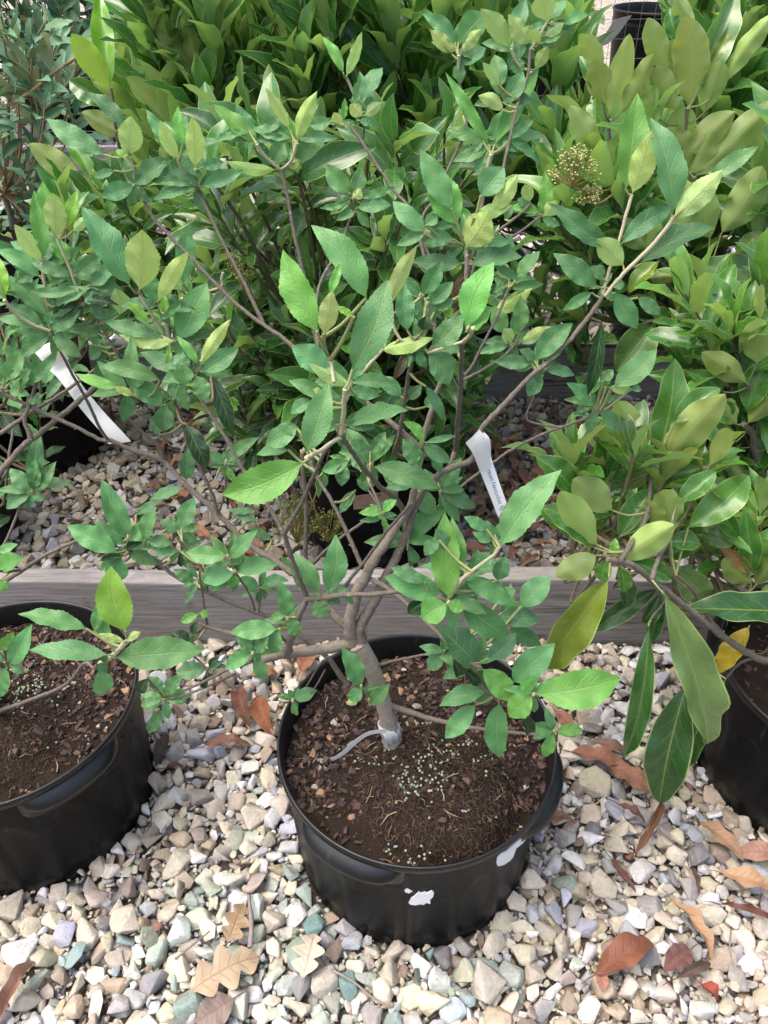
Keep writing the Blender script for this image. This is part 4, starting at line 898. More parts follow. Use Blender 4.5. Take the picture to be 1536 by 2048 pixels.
LVE = """
@1.62 1312,640 1237,737 88 2;1396,668 1500,700 40 2;1378,743 1381,680 34 G;1378,741 1429,682 38 G;1368,741 1328,695 28 G;1378,530 1545,535 56 2;1318,522 1260,580 34 1;1366,631 1365,552 50 1;1368,634 1397,615 28 G;1342,647 1365,628 42 V;1402,579 1465,545 44 2;1297,558 1361,553 34 V;1480,600 1540,560 50 2;1400,700 1450,720 44 2;1340,640 1300,620 30 G
@1.72 1376,216 1370,38 60 V;1396,185 1467,-6 78 2;1441,172 1548,30 38 V;1402,169 1461,52 26 1;1352,224 1312,133 44 V;1334,146 1297,41 40 V;1352,130 1342,82 28 V;1355,83 1339,21 30 G;1391,49 1355,-4 34 V;1316,240 1291,173 32 V;1406,230 1442,126 54 V
@1.72 1363,310 1368,220 58 V;1370,310 1465,228 50 V;1386,357 1548,205 50 V;1201,336 1143,218 46 V;1227,398 1240,267 44 V;1219,398 1156,340 44 V;1217,232 1257,77 40 V;1209,208 1192,124 44 V;1204,193 1161,116 26 G;1206,140 1161,69 34 V;1235,234 1304,114 40 V;1380,350 1420,270 44 V;1376,340 1330,260 44 V
@1.66 1440,470 1520,340 60 V;1420,480 1400,380 56 V;1410,440 1350,360 44 V;1480,430 1540,380 50 H;1330,470 1290,400 44 G;1340,470 1390,420 44 V;1300,500 1250,440 40 V;1290,520 1310,440 40 V;1470,520 1530,470 50 V
"""
def glossy_thing(pot, label): return empty("glossy_shrub", (pot.x, pot.y, pot.soil), label, "shrub", "potted shrubs with large glossy leaves")
GO = dict(fold=.52, arch=.06, wave=.03, teeth=0, rows=23, reach=.075)
POTE = POTB[2][0]; POTG = POTB[3][0]
def trunk_to(pot, p, r): b = np.array([pot.x, pot.y, pot.soil-.03]); return (np.array([b, b*.6+np.array(p)*.4+[0, 0, .02], p]), np.array([r*1.3, r, r*.9]))
sF = glossy_thing(POTR, "glossy shrub in the front right pot with long drooping leaves over its rim")
build_shrub(sF, parse_branches(BRF), parse_leaves(LVF), M['gloss'], 'elliptic', trunk_to(POTR, np.array([.79, .925, .36]), .012), GO, 19)
sG = glossy_thing(POTG, "glossy shrub cut by the right edge behind the front board, small yellow leaf on it")
build_shrub(sG, parse_branches(BRG), parse_leaves(LVG), M['gloss'], 'elliptic', trunk_to(POTG, P(1580, 1060, 1.5), .012), GO, 19)
sE = glossy_thing(POTE, "tall glossy shrub at upper right holding yellow green flower heads")
build_shrub(sE, parse_branches(BRE), parse_leaves(LVE), M['gloss'], 'elliptic', trunk_to(POTE, P(1386, 890, 1.93), .014), GO, 19)

# ------------------------------------------------------------------ grown shrubs: shoots with whorls of leaves
def grow(root, pot, shoots, mat, kind, nl, L, wr, cols, spread=(.3, 1.1), cpart="foliage", rows=11, fold=.46, arch=.06, wave=.028, stemcol=(.10, .085, .05), stem_r=.003, lean=.45, run=.13, seed=0, droop=0.0, hubz=.16, at=None):
    rg = np.random.default_rng(seed); base = np.array([pot.x, pot.y, pot.soil-.02]); mbS = MB(); B = []; T = []; W = []; Nn = []; C1 = []; C2 = []
    hub = base + np.array([0, 0, hubz])
    if at is None: tube(mbS, [base, base+[.004, 0, .08], hub], [.016, .012, .011], 9, WOODC)
    else: hub = np.asarray(at, float)
    for s in shoots:
        s = np.asarray(s, float); out = s-hub; out[2] = 0; d = nrm(np.array([0, 0, 1.0]) + lean*out/max(np.linalg.norm(out), .2) + rg.normal(0, .16, 3)*[1, 1, .2])
        m1 = hub*.6+s*.4 + out*.12 - [0, 0, .03]; m2 = s-d*.12 + rg.normal(0, .012, 3)
        pts, rr = catmull([hub, m1, m2, s], [.0052, .004, .0032, stem_r*.75] if at is None else [.004, .0035, .003, .0025], .03); tube(mbS, pts, rr, 6, np.array(stemcol)*rg.uniform(.8, 1.2))
        ref = nrm(np.cross(d, rg.normal(size=3))); ref2 = np.cross(d, ref); n = int(rg.integers(nl[0], nl[1]+1)); Ls = rg.uniform(*L)
        for i in range(n):
            f = i/max(n-1, 1); an = i*2.399+rg.normal(0, .25); th = spread[0]+(spread[1]-spread[0])*f**.8+rg.normal(0, .12)
            rd = math.cos(an)*ref+math.sin(an)*ref2; ld = d*math.cos(th)+rd*math.sin(th); ld[2] -= droop*f; ld = nrm(ld)
            b = s - d*run*f + rd*.002; l = Ls*(.62+.38*math.sin(min(1, f*1.4+.25)*1.57))*rg.uniform(.82, 1.12)
            B.append(b); T.append(b+ld*l); W.append(l*wr*rg.uniform(.85, 1.15)); nn = d*math.sin(th)-rd*math.cos(th); nn = nn + rg.normal(0, .22, 3); Nn.append(nn)
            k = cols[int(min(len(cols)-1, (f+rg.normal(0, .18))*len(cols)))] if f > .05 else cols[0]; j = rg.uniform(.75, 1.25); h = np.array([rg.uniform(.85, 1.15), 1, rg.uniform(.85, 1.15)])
            C1.append(np.array(LC[k][0])*j*h); C2.append(np.array(LC[k][1])*rg.uniform(.8, 1.1)*h)
    mbS.build("stems", M['bark'], root); lm = MB()
    leaves(lm, B, T, W, Nn, C1, C2, kind, rows, 5, fold, arch, wave, 0, RNG.uniform(0, .08, len(B))); lm.build(cpart, mat, root)
def px_shoots(n, box, Yr, seed, mind=.085):
    rg = np.random.default_rng(seed); out = []
    for _ in range(n*40):
        if len(out) >= n: break
        p = P(rg.uniform(box[0], box[1]), rg.uniform(box[2], box[3]), rg.uniform(*Yr))
        if p[2] < .3 or any(np.linalg.norm(p-q) < mind for q in out): continue
        out.append(p)
    return out
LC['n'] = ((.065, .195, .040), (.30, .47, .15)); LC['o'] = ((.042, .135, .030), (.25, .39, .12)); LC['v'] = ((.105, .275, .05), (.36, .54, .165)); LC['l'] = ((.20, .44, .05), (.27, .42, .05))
sA = glossy_thing(POTC, "dark glossy shrub at the centre behind the soft leaved shrub, above the price label")
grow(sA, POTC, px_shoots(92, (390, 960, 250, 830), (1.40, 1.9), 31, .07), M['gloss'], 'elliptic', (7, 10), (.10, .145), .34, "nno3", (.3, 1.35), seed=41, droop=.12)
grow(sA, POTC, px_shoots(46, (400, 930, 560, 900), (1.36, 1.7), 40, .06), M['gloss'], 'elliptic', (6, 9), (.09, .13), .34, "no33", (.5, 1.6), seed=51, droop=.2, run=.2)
sB = glossy_thing(POTB[4][0], "glossy shrub at upper left with two lime leaves on its edge")
shB = px_shoots(78, (270, 680, -90, 440), (1.95, 2.7), 32, .09)
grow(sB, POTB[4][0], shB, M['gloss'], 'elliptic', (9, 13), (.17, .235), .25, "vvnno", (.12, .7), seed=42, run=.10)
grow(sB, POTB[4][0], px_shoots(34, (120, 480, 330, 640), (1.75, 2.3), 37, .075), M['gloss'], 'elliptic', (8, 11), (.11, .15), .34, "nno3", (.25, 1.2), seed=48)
LVB = """
@2.05 222,175 200,1 50 l;220,174 147,72 54 L;362,213 352,90 52 H;354,260 259,158 54 V;320,135 275,75 34 G;390,143 317,54 50 V;398,146 375,48 40 V;333,57 272,-8 56 V;216,216 142,163 42 G;167,375 64,292 42 V;182,357 140,285 38 H;250,270 168,227 40 V;452,99 460,-6 48 V;465,125 491,33 22 V;439,193 399,124 50 V;629,109 576,4 54 V;582,182 498,162 34 V;645,200 592,140 44 G;689,122 672,30 48 H;460,470 360,462 44 3;300,330 262,250 40 V;320,340 350,270 44 V;470,250 410,240 44 V;470,255 520,190 44 V
"""
stB = [('s', np.array([P(300, 560, 2.3), P(290, 420, 2.15), P(240, 300, 2.06), P(222, 176, 2.05)]), np.array([.008, .006, .004, .003])),
       ('s', np.array([P(430, 560, 2.4), P(420, 300, 2.15), P(432, 130, 2.06), P(408, -20, 2.05)]), np.array([.012, .009, .009, .008]))]
build_shrub(sB, stB, parse_leaves(LVB), M['gloss'], 'elliptic', None, GO, 19)
sC = glossy_thing(POTB[5][0], "broad glossy shrub filling the top middle behind the second board")
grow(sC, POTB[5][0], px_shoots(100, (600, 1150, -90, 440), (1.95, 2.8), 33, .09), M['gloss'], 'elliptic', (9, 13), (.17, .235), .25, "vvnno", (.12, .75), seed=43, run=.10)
sD = glossy_thing(POTB[6][0], "glossy shrub at the top right corner behind the pale upright shoots")
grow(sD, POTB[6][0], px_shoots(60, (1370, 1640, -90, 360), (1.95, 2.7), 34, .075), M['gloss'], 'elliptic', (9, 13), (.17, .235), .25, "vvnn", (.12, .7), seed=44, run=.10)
grow(sE, POTE, px_shoots(50, (1080, 1600, 250, 660), (1.66, 2.05), 35, .07), M['gloss'], 'elliptic', (8, 11), (.145, .19), .31, "vvnn", (.22, 1.2), seed=45)
grow(sG, POTG, px_shoots(34, (1330, 1640, 560, 1060), (1.34, 1.6), 36, .06), M['gloss'], 'elliptic', (7, 10), (.10, .14), .34, "vnG", (.25, 1.2), seed=46, at=P(1545, 1000, 1.5))
grow(sF, POTR, px_shoots(14, (1690, 2000, 640, 1150), (.82, 1.02), 53, .06), M['gloss'], 'elliptic', (7, 10), (.09, .13), .34, "VnGH", (.3, 1.3), seed=54)
grow(sF, POTR, px_shoots(17, (1120, 1430, 880, 1090), (.96, 1.10), 38, .055), M['gloss'], 'elliptic', (6, 9), (.075, .105), .36, "VVHG", (.3, 1.25), seed=49, at=P(1275, 1135, .88), stemcol=(.2, .17, .1), run=.03, fold=.5)
grow(sF, POTR, px_shoots(7, (1350, 1560, 1020, 1170), (1.02, 1.12), 39, .05), M['gloss'], 'elliptic', (6, 9), (.08, .11), .36, "VGGH", (.3, 1.3), seed=50, at=P(1480, 1190, 1.02), stemcol=(.2, .17, .1), run=.03, fold=.5)
# small leaved shrubs in the shaded pots at the left
for pt, box, Yr, sd, lb in ((POTB[0][0], (-120, 90, 620, 1000), (1.2, 1.55), 51, "soft leaved shrub in the shaded pot at the left edge behind the front board"),
                            (POTB[1][0], (-60, 150, 470, 760), (1.5, 1.9), 52, "soft leaved shrub in the shaded pot below the white strap label")):
    s_ = empty("shrub", (pt.x, pt.y, pt.soil), lb, "shrub", "potted shrubs with soft pointed leaves")
    grow(s_, pt, px_shoots(16, box, Yr, sd, .06), M['leaf'], 'ovate', (6, 9), (.05, .08), .42, "mdK", (.5, 1.5), seed=sd+9, rows=13)
# grey leaved plant with tan downy stems
LC['t'] = ((.17, .32, .19), (.34, .40, .26)); LC['s'] = ((.12, .25, .14), (.28, .34, .2))
pt = Pot(-1.35, 3.0, r=.2, rb=.185, h=.29, soil=.26); ro = make_pot(pt, "black pot of the grey leaved plant near the fence", detail=False); make_soil(ro, pt, fine=False); ALLPOTS.append(pt)
gy = empty("grey_leaved_shrub", (pt.x, pt.y, pt.soil), "grey green narrow leaved shrub with tan downy stems at the top left", "shrub")
BRY = """
s 2.9 2.7 11 8|-90,290 0,222 62,183 105,147 155,113 205,70 235,25 246,8
s 2.9 2.8 9 6|95,222 60,175 48,150 20,95 4,40 -2,-10
s 2.85 2.8 6 6|76,225 66,175 63,140 62,95
s 3.0 2.85 15 9|45,520 70,380 80,290 92,228 130,180 165,132
s 2.9 2.9 12 7|72,370 84,270 92,228 75,215
"""
lvy = []; rg = np.random.default_rng(77); bry = parse_branches(BRY)
B = []; T = []; W = []; Nn = []; C1 = []; C2 = []
for bi, (k, p3, rad) in enumerate(bry):
    q, r = catmull(p3, rad, .05)
    for i in range(1, len(q)):
        for sgn in (-1, 1):
            if rg.random() < .12: continue
            t = nrm(q[i]-q[i-1]); sd_ = nrm(np.cross(t, rg.normal(size=3))); ld = nrm(t*.75+sd_*.75+np.array([0, 0, .1])); l = rg.uniform(.07, .125)
            B.append(q[i]); T.append(q[i]+ld*l); W.append(l*rg.uniform(.30, .42)); Nn.append(np.array([0, -.35, 1])+rg.normal(0, .4, 3)); c = LC["ts"[int(rg.random() < .4)]]
            C1.append(np.array(c[0])*rg.uniform(.75, 1.25)); C2.append(np.array(c[1]))
for bi, (k, p3, rad) in enumerate(bry):
    mb = MB(); q, r = catmull(p3, rad, .02); tube(mb, q, r, 7, (.40, .27, .15) if bi < 3 else (.17, .14, .13), .05); mb.build("branch", M['stem'], gy)
mb = MB(); leaves(mb, B, T, W, Nn, C1, C2, 'lance', 11, 5, .22, .07, .01, 0, RNG.uniform(0, .06, len(B))); mb.build("foliage", M['dull'], gy)
grow(gy, pt, px_shoots(34, (-60, 150, 40, 470), (2.75, 3.2), 61), M['dull'], 'lance', (7, 10), (.08, .125), .36, "ts", (.4, 1.5), seed=62, stemcol=(.3, .21, .13), run=.12)
# plants beyond the fence
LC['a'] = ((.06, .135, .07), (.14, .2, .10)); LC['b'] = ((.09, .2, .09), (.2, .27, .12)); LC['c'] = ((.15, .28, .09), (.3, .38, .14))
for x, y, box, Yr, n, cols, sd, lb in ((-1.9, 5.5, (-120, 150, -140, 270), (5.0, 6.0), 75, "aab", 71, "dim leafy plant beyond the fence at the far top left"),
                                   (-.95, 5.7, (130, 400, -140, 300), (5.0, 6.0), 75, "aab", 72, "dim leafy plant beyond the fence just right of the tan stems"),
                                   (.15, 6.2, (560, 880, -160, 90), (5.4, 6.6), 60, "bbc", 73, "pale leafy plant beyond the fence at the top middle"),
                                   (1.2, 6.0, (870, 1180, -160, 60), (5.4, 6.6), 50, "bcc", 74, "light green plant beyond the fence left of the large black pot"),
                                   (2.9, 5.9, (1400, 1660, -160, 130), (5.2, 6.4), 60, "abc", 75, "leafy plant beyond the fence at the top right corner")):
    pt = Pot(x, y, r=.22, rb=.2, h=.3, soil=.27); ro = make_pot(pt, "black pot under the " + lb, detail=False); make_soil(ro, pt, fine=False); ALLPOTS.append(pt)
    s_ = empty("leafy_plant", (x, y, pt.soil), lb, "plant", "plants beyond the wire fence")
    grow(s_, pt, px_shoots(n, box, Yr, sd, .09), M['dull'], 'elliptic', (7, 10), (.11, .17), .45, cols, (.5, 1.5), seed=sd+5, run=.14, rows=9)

# ------------------------------------------------------------------ flower heads: branched umbels of tiny buds
def umbel(root, x, y, Y, wpx, hpx, n, col, stem_to, seed):
    rg = np.random.default_rng(seed); c = P(x, y, Y); mb = MB(); s0 = P(*stem_to); hub = c - np.array([0, 0, px(c, hpx)*.55]); rw = px(c, wpx)/2; rh = px(c, hpx)/2
    pts, rr = catmull([s0, (s0+hub)/2+[0, 0, -.01], hub], [.0022, .002, .0018], .01); tube(mb, pts, rr, 6, (.33, .20, .09))
    bm = bmesh.new(); bmesh.ops.create_icosphere(bm, subdivisions=1, radius=1); bm.verts.index_update(); sv = np.array([v.co[:] for v in bm.verts]); sf = np.array([[v.index for v in f.verts] for f in bm.faces]); bm.free()
    for k in range(n):
        a = rg.uniform(0, 6.28); r_ = math.sqrt(rg.random()); q = c + np.array([rw*r_*math.cos(a), rw*.8*r_*math.sin(a), rh*(1-1.5*r_*r_)+rg.normal(0, .003)])
        m = hub+(q-hub)*.55+rg.normal(0, .003, 3); tube(mb, [hub, m], [.0011, .0008], 4, (.30, .24, .08))
        for _ in range(7):
            e = q+rg.normal(0, .0052, 3); tube(mb, [m, e], [.0005, .0003], 3, (.30, .30, .10)); mb.add(sv*rg.uniform(.0017, .0028)+e, sf, np.array(col)*rg.uniform(.7, 1.25))
    mb.build("flower_head", M['bud'], root)
umbel(sE, 1150, 335, 1.62, 100, 70, 30, (.36, .38, .14), (1230, 375, 1.66), 1)
umbel(sE, 1178, 388, 1.62, 60, 30, 14, (.36, .36, .14), (1230, 385, 1.66), 2)
umbel(sA, 590, 1040, 1.42, 110, 110, 34, (.17, .20, .05), (660, 900, 1.5), 3)
umbel(sA, 655, 1050, 1.42, 70, 80, 20, (.17, .20, .05), (610, 960, 1.5), 4)
umbel(sA, 480, 540, 1.40, 60, 60, 14, (.17, .20, .05), (520, 600, 1.5), 5)
umbel(sF, 1450, 1312, .905, 22, 34, 7, (.30, .32, .10), (1470, 1275, .9), 6)
# ------------------------------------------------------------------ wire fence
def fence():
    root = empty("wire_fence", (0, 4.36, 0), "fine square mesh wire fence across the far end of the beds", "fence")
    mb = MB(); y = 4.36
    def wire(a, b):
        a = np.array(a, float); b = np.array(b, float); d = nrm(b-a); n = nrm(np.cross(d, [0, 1, 0])) if abs(d[1]) < .9 else np.array([1., 0, 0]); r = .0011; m = np.cross(d, n)
        q = np.array([n, m, -n, -m])*r; v = np.concatenate([a+q, b+q]); i = np.arange(4); j = (i+1) % 4; mb.add(v, np.stack([i, j, j+4, i+4], 1), (.10, .11, .11))
    for x in np.arange(-3.3, 3.4, .063): wire((x, y, 0), (x+random.uniform(-.004, .004), y, 1.35))
    for z in np.arange(.04, 1.36, .08): wire((-3.35, y+.0025, z), (3.4, y+.0025, z))
    mb.build("mesh", M['wire'], root)
    for x in (-3.35, 3.4):
        mb = MB(); solid_box(mb, (x-.045, y-.045, -.01), (x+.045, y+.045, 1.4), .005, 2); mb.build("post", M['wood'], root)
fence()
# grey stake label before the large pot
mb = MB(); pts = [(1196, 118), (1204, 60), (1262, 30), (1246, 62), (1222, 92), (1200, 112)]
q = np.array([P(x, y, 5.2) for x, y in [(1194, 95), (1228, 40), (1264, 30), (1238, 66), (1216, 88)]]); n_ = len(q); off = np.array([0, .003, 0])
mb.add(np.concatenate([q, q+off]), [[0, 1, 2], [0, 2, 3], [0, 3, 4]], (.30, .29, .27)); v = np.concatenate([q, q+off]); i = np.arange(n_); j = (i+1) % n_
mb.add(v, np.stack([i, j, j+n_, i+n_], 1), (.30, .29, .27)); mb.add(q+off, [[2, 1, 0], [3, 2, 0], [4, 3, 0]], (.3, .29, .27))
s0 = P(1203, 92, 5.2); tube(mb, [s0, [s0[0]-.005, s0[1], 0.0]], [.008, .006], 6, (.25, .24, .22))
o = mb.build("plant_label", M['paper'], origin=np.array([s0[0], s0[1], 0])); tag(o, "grey blank label on a stake leaning before the large black pot", "plant label")

# ------------------------------------------------------------------ ribbon labels
def ribbon(mb, Lp, Rp, Ys, col, th=.0005, sub=6, bow=.0):
    Lp = np.array([P(x, y, Y) for (x, y), Y in zip(Lp, Ys)]); Rp = np.array([P(x, y, Y) for (x, y), Y in zip(Rp, Ys)])
    L2, _ = catmull(Lp, np.zeros(len(Lp)), np.linalg.norm(Lp[-1]-Lp[0])/24); R2, _ = catmull(Rp, np.zeros(len(Rp)), np.linalg.norm(Rp[-1]-Rp[0])/24)
    n = 30; f = lambda a: np.stack([np.interp(np.linspace(0, 1, n), np.linspace(0, 1, len(a)), a[:, k]) for k in range(3)], 1); L2 = f(L2); R2 = f(R2)
    x = np.linspace(0, 1, sub); G = L2[:, None]*(1-x[None, :, None]) + R2[:, None]*x[None, :, None]
    t = np.gradient(L2*.5+R2*.5, axis=0); nn = nrm(np.cross(t, R2-L2)); G = G + nn[:, None]*(bow*(1-(2*x-1)**2))[None, :, None]
    A = G.reshape(-1, 3); Bk = (G - nn[:, None]*th).reshape(-1, 3); gf = grid_faces(n, sub); m_ = n*sub
    mb.add(np.concatenate([A, Bk]), np.concatenate([gf, gf[:, ::-1]+m_]), col)
    ring = np.concatenate([np.arange(sub), np.arange(1, n)*sub+sub-1, (n-1)*sub+np.arange(sub-2, -1, -1), np.arange(n-2, 0, -1)*sub]); r2 = np.roll(ring, -1)
    mb.add(np.concatenate([A, Bk]), np.stack([r2, ring, ring+m_, r2+m_], 1), col)
    return nn
WH = (.87, .89, .88)
o0 = P(150, 790, .935)
tagL = empty("strap_label", o0, "long blank white strap label hanging from a twig at the left", "plant label")
mb = MB(); ribbon(mb, [(66, 702), (84, 722), (98, 740), (112, 752), (128, 772), (165, 822), (203, 866), (217, 888)], [(104, 683), (118, 694), (130, 712), (141, 735), (168, 775), (206, 822), (243, 862), (262, 883)], [.99, .985, .98, .97, .96, .945, .93, .925], WH, bow=.0012); mb.build("strap", M['paper'], tagL)
mb = MB(); ribbon(mb, [(70, 705), (84, 716), (100, 734)], [(104, 683), (122, 690), (138, 718)], [.98, .972, .972], (.83, .83, .80), bow=.003); mb.build("loop", M['paper'], tagL)
o0 = P(960, 890, .835)
tagR = empty("strap_label", o0, "white strap label with blue handwriting looped round a stem right of centre", "plant label")
mb = MB(); ribbon(mb, [(944, 902), (953, 925), (965, 955), (981, 995), (997, 1036)], [(980, 880), (982, 912), (992, 945), (1002, 975), (1013, 1006)], [.856, .846, .836, .826, .816], (.84, .88, .92), bow=.0008); mb.build("strap", M['paper'], tagR)
mb = MB(); ribbon(mb, [(931, 886), (946, 908), (962, 946)], [(959, 859), (972, 880), (984, 932)], [.828, .824, .829], (.88, .88, .88), bow=.002); ribbon(mb, [(955, 880), (966, 895), (975, 915)], [(968, 864), (980, 880), (982, 912)], [.832, .828, .832], (.88, .88, .88), bow=.002); mb.build("loop", M['paper'], tagR)
def text_on(root, txt, p0, p1, up_px, hscale, Y, name, shear=0.0):
    Ya, Yb = Y if isinstance(Y, tuple) else (Y, Y); Y = Ya; a = P(*p0, Ya); b = P(*p1, Yb); xd = nrm(b-a); u = P(p0[0]+up_px[0], p0[1]+up_px[1], Y)-a; u = nrm(u-xd*np.dot(u, xd)); z = np.cross(xd, u)
    cu = bpy.data.curves.new("handwriting", 'FONT'); cu.body = txt; cu.size = 1; cu.shear = shear; cu.resolution_u = 3; tmp = bpy.data.objects.new("handwriting", cu); COL.objects.link(tmp); bpy.context.view_layer.update()
    me = bpy.data.meshes.new_from_object(tmp.evaluated_get(bpy.context.evaluated_depsgraph_get())); bpy.data.objects.remove(tmp)
    v = np.array([q.co[:] for q in me.vertices]); s = np.linalg.norm(b-a)/max(v[:, 0].max(), 1e-6); w = a + v[:, :1]*s*xd + v[:, 1:2]*s*hscale*u + (z if z[1] < 0 else -z)*.0022
    w = w - origin_of(root); me.vertices.foreach_set("co", w.astype(np.float32).ravel()); me.update(); me.materials.clear(); me.materials.append(M['ink_blue'] if 'hand' in name else M['ink_dark'])
    return link(bpy.data.objects.new(name, me), root)
for nm, c in (("ink_blue", (.05, .06, .16)), ("ink_dark", (.05, .035, .03))):
    m, n, l, b = newmat(nm); b.inputs["Base Color"].default_value = (*c, 1); b.inputs["Roughness"].default_value = .6; M[nm] = m
text_on(tagR, "urnum Nantucket 9g", (972, 934), (1002, 1021), (10, -4), 1.15, (.840, .812), "handwriting", .15)
# tan price label on the shaded pot
pc = P(750, 1003, 1.43); prl = empty("price_label", pc, "small tan price label on the shaded pot behind the stems", "price label")
mb = MB(); ribbon(mb, [(707, 992), (735, 988), (768, 984), (796, 980)], [(707, 1019), (735, 1017), (768, 1014), (796, 1011)], [1.436, 1.432, 1.428, 1.428], (.36, .25, .18), .0006); mb.build("card", M['paper'], prl)
text_on(prl, "59\"", (713, 1000), (725, 998.5), (0, -10), 1.0, 1.424, "lettering"); text_on(prl, "1 100101 1", (719, 1012), (743, 1009), (0, -10), .8, 1.424, "lettering")
mb = MB(); ribbon(mb, [(742, 991.5), (752, 990), (762, 989)], [(742, 993.5), (752, 992), (762, 991)], [1.426, 1.426, 1.425], (.12, .08, .06), .0003, 2); mb.build("lettering", M['paper'], prl)
# white tape round the foot of the trunk with its loose tail
tp0 = P(780, 1460, .765); tape = empty("trunk_tape", tp0, "white tape wrapped round the trunk foot with a loose grey tail on the mulch", "tape")
mb = MB(); c0 = P(774, 1446, .775); c1 = P(783, 1468, .775); r0 = px(c0, 35.5)/2; r1 = px(c0, 39)/2; an = np.linspace(0, 6.283, 40, endpoint=False); rows = []
for f, rr in ((0, 0), (0, .0009), (1, .001), (1, 0)):
    c = c0*(1-f)+c1*f; jag = .0035*np.sin(an*5+1)*f + .003*np.sin(an*11)*f + .004*np.sin(an*2+f*2)
    rows.append(np.stack([c[0]+(r0*(1-f)+r1*f+rr+.0004)*np.cos(an), c[1]+(r0*(1-f)+r1*f+rr+.0004)*np.sin(an), c[2]+jag], 1))
i, j = np.meshgrid(np.arange(3), np.arange(40), indexing='ij'); i = i.ravel(); j = j.ravel(); j2 = (j+1) % 40
mb.add(np.concatenate(rows), np.stack([i*40+j, i*40+j2, (i+1)*40+j2, (i+1)*40+j], 1)[:, ::-1], (.9, .9, .9)); mb.build("band", M['paper'], tape)
mb = MB(); ribbon(mb, [(772, 1458), (755, 1460), (735, 1464), (716, 1475), (700, 1488), (684, 1503), (668, 1514), (650, 1518), (634, 1518)], [(772, 1466), (755, 1467), (737, 1471), (720, 1482), (705, 1495), (689, 1509), (670, 1520), (650, 1524), (634, 1524)], [.748, .75, .755, .76, .762, .764, .764, .764, .764], (.68, .68, .68), .0005, 3); mb.build("tail", M['paper'], tape)
# ------------------------------------------------------------------ fertilizer pellets
bm = bmesh.new(); bmesh.ops.create_icosphere(bm, subdivisions=2, radius=1); bm.verts.index_update(); SV = np.array([v.co[:] for v in bm.verts]); SF = np.array([[v.index for v in f.verts] for f in bm.faces]); bm.free()
PC = [(.27, .32, .21), (.23, .32, .26), (.34, .34, .20), (.19, .30, .28), (.38, .36, .23)]; PMESH = []
def pellet(x, y, pot, mound, label, group, rg):
    z = pot.soil
    for _ in range(4):
        p = PZ(x, y, z)
        if math.hypot(p[0]-pot.x, p[1]-pot.y) > pot.r-.016: return
        z = float(soil_height(pot, np.array(p[0]), np.array(p[1]), mound))+.003
    if len(PMESH) < 12:
        mb = MB(); mb.add(SV*rg.uniform(.0016, .0023), SF, np.array(PC[len(PMESH) % 5])); o = mb.build("fertilizer_pellet", M['pellet']); PMESH.append(o)
    else: o = PMESH[rg.integers(12)].copy(); COL.objects.link(o)
    o.location = tuple(float(c) for c in p); tag(o, label, "pellet", group)
rg = np.random.default_rng(8)
for (x, y, s, n) in [(700, 1510, 12, 5), (750, 1530, 13, 7), (815, 1545, 14, 16), (830, 1575, 18, 24), (880, 1558, 15, 13), (845, 1515, 17, 14), (890, 1505, 18, 20), (940, 1470, 17, 15), (985, 1530, 24, 10), (800, 1702, 22, 11), (840, 1708, 14, 7), (828, 1447, 10, 9), (856, 1448, 8, 10), (1010, 1660, 30, 5), (830, 1560, 110, 16)]:
    for _ in range(n): pellet(rg.normal(x, s), rg.normal(y, s*.7), POTM, MOUND_M, "pale green fertilizer pellet on the mulch in the front pot", "fertilizer pellets on the mulch of the front pot", rg)
for (x, y, s, n) in [(60, 1368, 24, 44), (40, 1405, 20, 14), (110, 1375, 14, 8), (150, 1440, 80, 20)]:
    for _ in range(n): pellet(rg.normal(x, s), rg.normal(y, s*.7), POTL, MOUND_L, "pale green fertilizer pellet on the mulch in the left edge pot", "fertilizer pellets on the mulch of the left pot", rg)
# ------------------------------------------------------------------ fallen leaves
def fallen(bx, by, tx, ty, w, col, label, kind='elliptic', z=.030, curl=.2, fold=.45, arch=.10, tipz=0.0, group="dead leaves lying on the gravel", wave=.05):
    b = PZ(bx, by, z); t = PZ(tx, ty, z+tipz); mb = MB(); c = np.array(col); n = np.array([random.uniform(-.2, .2), random.uniform(-.25, .1), 1])
    if kind == 'oak':
        rows = 61; leaves(mb, [b], [t], [px(b, w)], [n], [c], [c*1.1], 'elliptic', rows, 9, .2, .06, .03, 0, [.1])
        v = mb.v[-1].reshape(rows, 9, 3); tt = np.linspace(0, 1, rows); mid = v[:, 4:5]; k = .36+.64*np.abs(np.cos(tt*math.pi*3.4+.3))**1.1; k = np.where(tt < .1, .1, k); ex = np.abs(np.linspace(-1, 1, 9))
        mb.v[-1] = (mid+(v-mid)*(1-(1-k)[:, None]*(ex[None, :]**.6))[..., None]).reshape(-1, 3)
    else: leaves(mb, [b], [t], [px(b, w)], [n], [c], [c*1.15], kind, 25, 9, fold, arch, wave, 0, [curl], twist=.7)
    st = nrm(b-t); tube(mb, [b+st*-.004, b+st*.010+[0, 0, .001], b+st*.02+[0, 0, -.004]], [.0009, .0008, .0006], 5, c*.7)
    o = mb.build("fallen_leaf", M['dead'], origin=b); tag(o, label, "fallen leaf", group); return o
TAN = (.40, .30, .20); RED = (.22, .085, .05); BRN = (.20, .10, .06); PNK = (.34, .19, .14); DRK = (.085, .055, .045); ORG = (.3, .16, .08)
fallen(372, 1990, 520, 1908, 100, TAN, "large tan lobed oak leaf in front of the left pot", 'oak', .034)
fallen(452, 1892, 488, 1802, 58, (.33, .23, .14), "small upright tan lobed leaf just left of the front pot", 'oak', .034)
fallen(602, 1965, 628, 1862, 74, (.50, .44, .34), "pale cream lobed leaf below the foot of the front pot", 'oak', .034)
fallen(-10, 2058, 72, 1915, 66, (.29, .17, .125), "pinkish brown rolled leaf in the bottom left corner", 'lance', .034, .1, .9)
